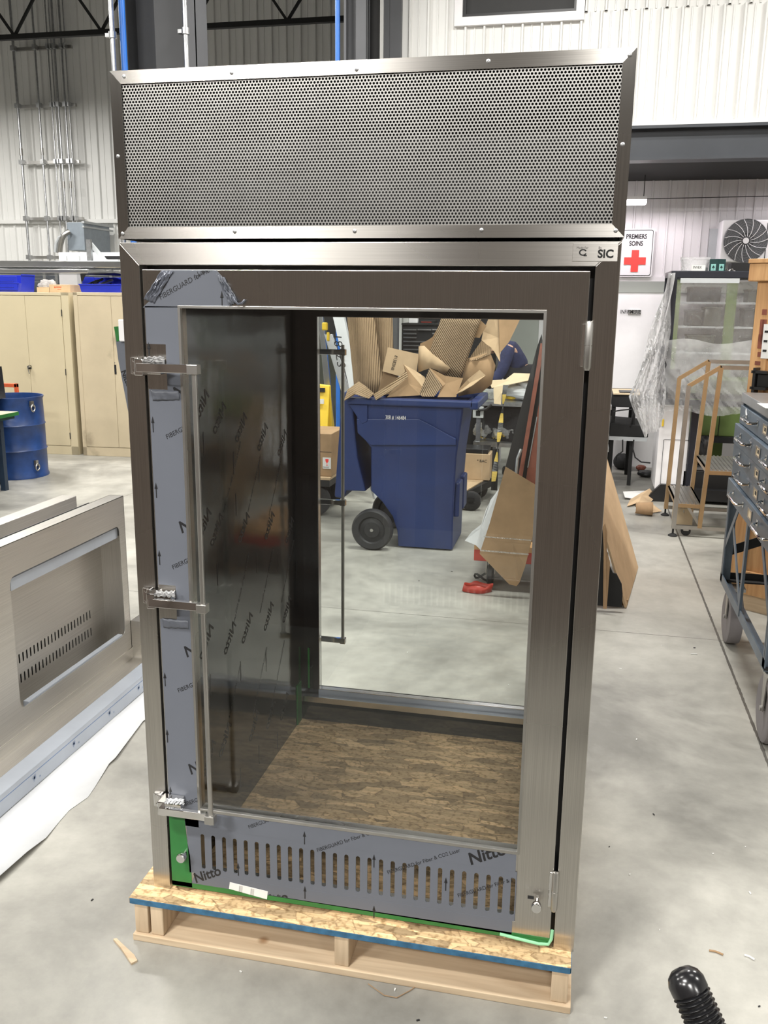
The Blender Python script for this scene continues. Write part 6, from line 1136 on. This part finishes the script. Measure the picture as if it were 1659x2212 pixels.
# ---- first-aid sign
sx0, sx1, sz0, sz1 = 1.405, 1.742, 2.042, 2.503; ysn = YR - .055
t = thing('first_aid_sign', 'white sign reading PREMIERS SOINS above a red cross', 'sign', ((sx0+sx1)/2, ysn, sz0))
def rrect(x0, x1, z0, z1, r, y, n=5):
    P = []
    for (cx, cz, a0) in ((x1-r, z0+r, -90), (x1-r, z1-r, 0), (x0+r, z1-r, 90), (x0+r, z0+r, 180)):
        for k in range(n+1): a = math.radians(a0 + 90*k/n); P.append(V((cx + r*math.cos(a), y, cz + r*math.sin(a))))
    return P
b = B(); b.prism(rrect(sx0-.012, sx1+.012, sz0-.012, sz1+.012, .022, ysn), (0,.006,0)); b.build('sign_plate', 'white', t)
P1, P2 = rrect(sx0, sx1, sz0, sz1, .022, ysn-.004), rrect(sx0+.006, sx1-.006, sz0+.006, sz1-.006, .018, ysn-.004); n_ = len(P1)
b = B(); b.add(P1+P2, [(i_, (i_+1) % n_, n_+(i_+1) % n_, n_+i_) for i_ in range(n_)]); b.text('PREMIERS', ((sx0+sx1)/2, ysn-.004, sz1-.088), (1,0,0), (0,0,1), .066, .028, 0, .76, align='C'); b.text('SOINS', ((sx0+sx1)/2, ysn-.004, sz1-.158), (1,0,0), (0,0,1), .066, .028, 0, .76, align='C'); b.build('sign_lettering', 'ink', t)
cxs, czs = (sx0+sx1)/2, 2.19; b = B(); b.prism([V((cxs+x_, ysn-.006, czs+z_)) for x_, z_ in ((-.037,-.11),(.037,-.11),(.037,-.037),(.11,-.037),(.11,.037),(.037,.037),(.037,.11),(-.037,.11),(-.037,.037),(-.11,.037),(-.11,-.037),(-.037,-.037))], (0,.001,0)); b.build('red_cross', 'signred', t)
b = B(); b.cyl((cxs, ysn-.003, sz1-.003), (cxs, ysn, sz1-.003), .006, 10); b.cyl((cxs, ysn-.003, sz0+.003), (cxs, ysn, sz0+.003), .006, 10); b.build('sign_screw', 'galv', t)
# ---- desk on the left of the film drape
YD = 7.0; dxr = 1.70
t = thing('desk', 'dark desk with a lower tray standing before the white infirmary door', 'desk', (1.55, YD+.3, 0))
b = B(); b.box((1.40, YD, .86), (1.685, YD+.7, .895)); b.box((1.40, YD, .775), (1.68, YD+.02, .86)); b.build('desk_top', 'soff', t)
b = B(); b.prism([(1.40,YD-.02,.49),(1.765,YD-.02,.49),(1.765,YD-.02,.54),(1.72,YD-.02,.60),(1.40,YD-.02,.62)], (0,.6,0)); b.build('lower_tray', 'soff', t, bevel=.006)
b = B(); b.box((1.40, YD-.03, .452), (1.76, YD+.6, .489)); lab(b.build('tray_rail', 'ltgrey', t), 'grey rail under the lower tray')
for x_ in (1.41, 1.60):
    for y_ in (YD+.03, YD+.62): r = B(); r.box((x_, y_-.018, 0), (x_+.035, y_+.018, .775 if y_ < YD+.1 else .86)); r.build('desk_leg', 'soff', t)
b = B(); b.prism([(1.41,YD-.02,.8955),(1.66,YD-.01,.8955),(1.68,YD+.5,.8955),(1.41,YD+.5,.8955)], (0,0,.012)); tag(b.build('drawing_sheet', 'cream'), 'cream drawing sheets lying on the dark desk', 'paper')
b = B(); b.box((1.47,YD+.05,.908),(1.62,YD+.25,.918)); tag(b.build('black_notebook', 'black', bevel=.002), 'black notebook on the cream sheets of the desk', 'notebook')
b = B(); b.tube([at(1345,950,Y=YD-.04), at(1345,975,Y=YD-.04), at(1332,985,Y=YD-.04), at(1330,998,Y=YD-.04)], .007, 6); tag(b.build('power_cable', 'black', smooth=True), 'black cable kinked under the left side of the desk tray', 'cable')
b = B(); b.tube([at(1369,950,Y=YD-.05), at(1367,970,Y=YD-.05), at(1372,988,Y=YD-.05), at(1385,998,Y=YD-.05), at(1405,1000,Y=YD-.05)], .007, 6); tag(b.build('power_cable', 'black', smooth=True), 'black cable curving right under the desk tray to the floor plug', 'cable')
b = B(); b.tube([at(1325,889,Y=YD-.04), at(1342,886,Y=YD-.04), at(1365,884,Y=YD-.04)], .007, 6); b.tube([at(1367,896,Y=YD-.03), at(1361,920,Y=YD-.03)], .008, 6); tag(b.build('power_cable', 'black', smooth=True), 'black cable between the desk top and the lower tray', 'cable')
for i_, (px, py, s3, m_, nm, lb_, ct) in enumerate(((1342,1005,(.085,.12,.085),'soff','seat_cushion','round grey cushion on the floor under the desk','cushion'),(1395,1022,(.09,.07,.035),'black','floor_plug','black plug box on the floor left of the white base','plug'),(1384,1008,(.05,.05,.03),'rust','rag','dark brown rag on the floor under the desk','rag'))):
    p_ = at(px, py + 8, Z=0); tag(blob(nm, m_, (p_.x, p_.y, s3[2]), s3, None, 80+i_, .12), lb_, ct)
# ---- paper litter on the floor
for i_, (nm, lb_, pix, m_) in enumerate((
    ('paper_litter', 'crumpled brown kraft paper standing on the floor behind the steps', [(1362,1072,6.3),(1385,1058,6.35),(1404,1048,6.4),(1416,1066,6.4),(1404,1080,6.2),(1380,1078,6.1),(1355,1086,6.0)], 'cardl'),
    ('paper_litter', 'white sheet lying behind the crumpled kraft paper', [(1346,1058,6.55),(1392,1056,6.6),(1400,1062,6.5),(1372,1074,6.35),(1350,1070,6.3)], 'paper'),
    ('paper_litter', 'small torn kraft flap left of the steps foot', [(1398,1092,5.9),(1412,1086,5.95),(1430,1100,5.85),(1404,1104,5.8)], 'cardl'))):
    P = [at(a_, c_, Y=y_) for a_, c_, y_ in pix]; zm = min(p.z for p in P)
    for p in P: p.z += .004 - zm
    ctr = sum(P, V((0,0,0)))/len(P) + V((0,0,.03 if i_ != 1 else 0)); b = B(); b.add([ctr]+P, [(0,1+k,1+(k+1) % len(P)) for k in range(len(P))]); tag(b.build(nm, m_, solid=.004), lb_, 'paper')
b = B(); ctr = at(1377,1112,Z=0); b.tube([(ctr.x + .085*math.cos(a), ctr.y + .02*math.sin(2*a), .055+.05*math.sin(a)) for a in [k/16*2*PI for k in range(16)]], .004, 6, True)
b = B(); 
def fnr(u, v): a = u*5.2; r_ = .045 + .012*v; return V((ctr.x - .02 + v*.14 + .0*a, ctr.y + r_*math.cos(a), .058 + r_*math.sin(a)))
b.grid(fnr, 18, 3); tag(b.build('kraft_tube', 'card', smooth=True, solid=.004), 'curled tube of brown paper lying left of the platform steps', 'paper')
# ---- leaning cardboard right of the cabinet
Pb = [V((1.43, 3.20, .003)), V((1.545, 4.08, .003)), at(1374,1180,Y=4.10), at(1322,905,Y=4.05), V((1.02, 3.20, 1.20))]
Pb[2] = at(1366,1150,Y=4.08)
nrm = (Pb[1]-Pb[0]).cross(Pb[4]-Pb[0]).normalized(); b = B(); b.prism([p - nrm*((p-Pb[0]).dot(nrm)) for p in Pb], nrm*.012); tag(b.build('cardboard_sheet', 'cardl'), 'large tan cardboard sheet leaning beside the right edge of the cabinet', 'cardboard')
tp = [(1300,1128,3.12),(1306,1190,3.12),(1314,1195,3.12),(1316,1220,3.12),(1324,1238,3.12),(1332,1240,3.12),(1343,1262,3.12),(1345,1282,3.12),(1345,1290,3.12),(1270,1290,3.12),(1262,1128,3.12)]
b = B(); P = [at(a_, c_, Y=y_) for a_, c_, y_ in tp]
for k in (8, 9): P[k].z = .032 
b.prism(P, (0,.015,0)); tag(b.build('torn_black_board', 'soff'), 'torn black board with ragged edge below the leaning cardboard', 'board')
P = [at(1262,1282,Z=.02), at(1310,1282,Z=.03), at(1356,1299,Z=.015), at(1356,1306,Z=.0), at(1340,1308,Z=.0), at(1262,1296,Z=.0)]
b = B(); b.prism([V((p.x, p.y, .002)) for p in P], (0,0,.028)); tag(b.build('torn_cardboard_strip', 'card'), 'flat strip of torn dark cardboard on the floor below the leaning sheet', 'cardboard')
b = B(); ed = [(1307,1130,3.09),(1312,1150,3.09),(1311,1190,3.09),(1318,1215,3.09),(1316,1240,3.07),(1308,1238,3.07),(1304,1190,3.09),(1302,1140,3.09)]; P = [at(a_, c_, Y=y_) for a_, c_, y_ in ed]; P[4].z = P[5].z = .032; b.prism(P, (0,.012,0)); tag(b.build('ragged_cardboard', 'card'), 'ragged upright strip of cardboard in front of the black board', 'cardboard')

# ================================================================= black ribbed grip in the foreground
GA, GB = at(1470, 2094, Z=1.085), at(1552, 2275, Z=1.02)
dl = (GB - GA).normalized(); GA = GA - dl*.0
t = thing('hand_truck', 'black ribbed hand grip rising into the lower right corner', 'hand truck', (GB.x, GB.y - .05, 0))
b = B(); up_ = dl; RG = .0195
def ringpts(c, r, n=28):
    x = dl.orthogonal().normalized(); y = dl.cross(x); return [c + (x*math.cos(2*PI*i/n) + y*math.sin(2*PI*i/n))*r for i in range(n)]
prof = [(0.001, -.002), (RG*.55, 0), (RG*.85, .005), (RG, .012), (RG, .022)]
s_ = .022
while s_ < .165: prof += [(RG*.84, s_), (RG*.84, s_+.0020), (RG*.98, s_+.0026), (RG*1.03, s_+.0036), (RG*.98, s_+.0046)]; s_ += .0052
vs = []; n = 28
for r_, s0 in prof: vs += ringpts(GA + dl*s0, r_)
b.add(vs, [(j*n+i, j*n+(i+1) % n, (j+1)*n+(i+1) % n, (j+1)*n+i) for j in range(len(prof)-1) for i in range(n)] + [tuple(range(n))]); g_ = b.build('ribbed_grip', mat('glossy_black_grip', (.010, .010, .011), .22, 0, .1, spec=.6), t, smooth=False)
for p_ in g_.data.polygons: p_.use_smooth = True
g_.data.set_sharp_from_angle(angle=math.radians(35))
E_ = GA + dl*.16; b = B(); b.tube([E_ - dl*.02, E_ + dl*.05, V((E_.x+.03, E_.y-.10, .85)), V((E_.x+.03, E_.y-.12, .25)), V((E_.x+.03, E_.y-.12, .10))], .0125, 12); b.build('truck_tube', 'black', t, smooth=True)
b = B(); ex, ey = E_.x+.03, E_.y-.12; b.box((ex-.18, ey-.02, .09), (ex+.18, ey+.02, .12)); b.box((ex-.18, ey-.20, .01), (ex+.18, ey-.02, .02)); b.box((ex-.18, ey-.03, .01), (ex+.18, ey-.02, .12)); b.build('toe_plate', 'black', t)
for sx in (-.2, .2): r = B(); r.lathe([(0,-.02),(.075,-.02),(.09,-.01),(.09,.01),(.075,.02),(0,.02)], (ex+sx, ey+.05, .09), 24, axis=0); r.build('wheel', 'rubber', t, smooth=True)

# ================================================================= people (far behind)
def skin_mesh(name, verts, edges, m, par, sub=2):
    me = bpy.data.meshes.new(name); off = ORG[par.name] if par is not None else V((0,0,0))
    me.from_pydata([tuple(V(v[0]) - off) for v in verts], edges, []); me.materials.append(M[m] if isinstance(m, str) else m)
    o = bpy.data.objects.new(name, me); COL.objects.link(o)
    if par is not None: o.parent = par; ORG[o.name] = off.copy()
    else: ORG[o.name] = off
    sk = o.modifiers.new('skin', 'SKIN'); sk.use_smooth_shade = True
    for i, v in enumerate(me.skin_vertices[0].data): v.radius = verts[i][1] if isinstance(verts[i][1], tuple) else (verts[i][1],)*2; v.use_root = (i == 0)
    ss = o.modifiers.new('soft', 'SUBSURF'); ss.levels = sub; ss.render_levels = sub; return o
def person(lbl, pel, chest, neck, head, shL, elL, haL, shR, elR, haR, knL, anL, knR, anR, facing, top, bot):
    t = thing('person', lbl, 'person', (pel[0], pel[1], 0)); v3 = lambda p: V(p)
    mid = (V(pel) + V(chest)) / 2
    J = [(pel,(.10,.09)),(mid,(.11,.09)),(chest,(.155,.11)),(neck,.05),(head,(.075,.09)),
         (shL,.062),(elL,.045),(haL,.030),(shR,.062),(elR,.045),(haR,.030)]
    hl, hr = V(pel)+V((.09,0,-.04)), V(pel)+V((-.09,0,-.04))
    J += [(hl,.075),(knL,.058),(anL,.040),(hr,.075),(knR,.062),(anR,.040), (V(anL)+V(facing)*.13+V((0,0,-.03)),.032), (V(anR)+V(facing)*.13+V((0,0,-.03)),.032), (V(head)+V((0,0,.07)),.07)]
    Ed = [(0,1),(1,2),(2,3),(3,4),(2,5),(5,6),(6,7),(2,8),(8,9),(9,10),(0,11),(11,12),(12,13),(0,14),(14,15),(15,16),(13,17),(16,18),(4,19)]
    skin_mesh('body', J, Ed, 'skin', t)
    k = 1.14; sc = lambda r: tuple(a*k for a in r) if isinstance(r, tuple) else r*k
    C1 = [(V(pel)+V((0,0,.02)),(.150,.125)),(mid,(.15,.122)),(chest,(.18,.135)),(V(chest).lerp(V(neck),.6),(.08,.08)),(shL,.078),(elL,.060),(V(elL).lerp(V(haL),.8),.045),(shR,.078),(elR,.060),(V(elR).lerp(V(haR),.8),.045)]
    skin_mesh('jacket', C1, [(0,1),(1,2),(2,3),(2,4),(4,5),(5,6),(2,7),(7,8),(8,9)], top, t)
    C2 = [(V(pel)+V((0,0,.0))+(V(pel)-V(mid))*.25,(.165,.15)),(hl,.112),(knL,.082),(V(knL).lerp(V(anL),.92),.062),(hr,.112),(knR,.082),(V(knR).lerp(V(anR),.92),.062)]
    skin_mesh('trousers', C2, [(0,1),(1,2),(2,3),(0,4),(4,5),(5,6)], bot, t)
    h = V(head); f = V(facing)
    b = B(); b.lathe([(0,.125),(.05,.118),(.082,.085),(.094,.04),(.090,.0),(.080,-.04)], h + V((0,0,.03)) - f*.012, 20); b.build('hair', 'hair', t, smooth=True)
    s = V((f.y, -f.x, 0))
    for sg in (-1, 1):
        b = B(); b.cyl(h + f*.075 + s*sg*.032 + V((0,0,.035)), h + f*.088 + s*sg*.032 + V((0,0,.035)), .011, 10); b.build('eye', 'ink', t)
        b = B(); b.lathe([(0,-.03),(.012,-.02),(.016,0),(.012,.02),(0,.03)], h + s*sg*.088 + V((0,0,.02)), 10); b.build('ear', 'skin', t, smooth=True)
    b = B(); b.cyl(h + f*.075 + V((0,0,.02)), h + f*.115 + V((0,0,.0)), .011, 8, .016); b.build('nose', 'skin', t, smooth=True)
    b = B(); b.obox(h + f*.086 + V((0,0,-.035)), (.04,.012,.008), Matrix((s, f, V((0,0,1)))).transposed()); b.build('mouth', 'rust', t)
    for sh, el, ha in ((shL, elL, haL), (shR, elR, haR)):
        d = (V(ha) - V(el)).normalized(); x = d.cross(V((0,0,1))).normalized(); z = x.cross(d)
        b = B(); b.obox(V(ha) + d*.045, (.08,.09,.028), Matrix((x, d, z)).transposed())
        for k_ in range(4): o_ = V(ha) + d*.085 + x*(-.03 + .02*k_); l_ = (.065,.075,.072,.055)[k_]; b.tube([o_, o_ + d*l_*.5 - z*.004, o_ + d*l_ - z*.022], .009, 6)
        o_ = V(ha) + d*.03 + x*.04; b.tube([o_, o_ + d*.03 + x*.018, o_ + d*.058 + x*.02 - z*.008], .010, 6); b.build('hand', 'skin', t, smooth=True)
    for an in (anL, anR): b = B(); c_ = V(an) + f*.06; b.obox(V((c_.x, c_.y, .045)), (.10,.27,.088), Matrix((s, f, V((0,0,1)))).transposed()); b.build('shoe', 'black', t, bevel=.02)
    return t
PY = 7.36
hip = at(1124, 806, Y=PY); ch = at(1106, 757, Y=PY); nk = at(1086, 742, Y=PY); hd = at(1066, 752, Y=PY)
hp = (hip.x, PY, hip.z); ck = (ch.x, PY, ch.z)
person('person in a navy jacket and dark trousers bending over the packing table', hp, ck, (nk.x, PY-.05, nk.z), (hd.x, PY-.08, hd.z-.02),
       (ch.x-.02, PY-.17, ch.z+.02), (ch.x-.08, PY-.26, ch.z-.22), (ch.x-.20, PY-.30, ch.z-.32), (ch.x-.02, PY+.17, ch.z+.02), (ch.x-.10, PY+.2, ch.z-.22), (ch.x-.25, PY+.15, ch.z-.35),
       (hip.x-.02, PY-.09, .50), (hip.x+.06, PY-.1, .09), (hip.x-.02, PY+.10, .50), (hip.x+.10, PY+.1, .09), (-1, 0, 0), 'navy', 'blackcl')
# person whose dark sleeve enters at the left edge
PL = 5.45; e = at(-12, 785, Y=PL); xo = e.x - .13
person('person in a black jacket cut off by the left edge behind the workbench', (xo-.06, PL, 1.0), (xo-.04, PL, 1.36), (xo-.04, PL, 1.50), (xo-.04, PL, 1.62),
       (xo+.09, PL-.02, 1.42), (xo+.115, PL, 1.18), (xo+.02, PL-.2, 1.10), (xo-.24, PL, 1.42), (xo-.30, PL, 1.15), (xo-.18, PL-.22, 1.10),
       (xo+.03, PL, .52), (xo+.04, PL+.02, .09), (xo-.15, PL, .52), (xo-.16, PL+.02, .09), (0, -1, 0), 'blackcl', 'blackcl')
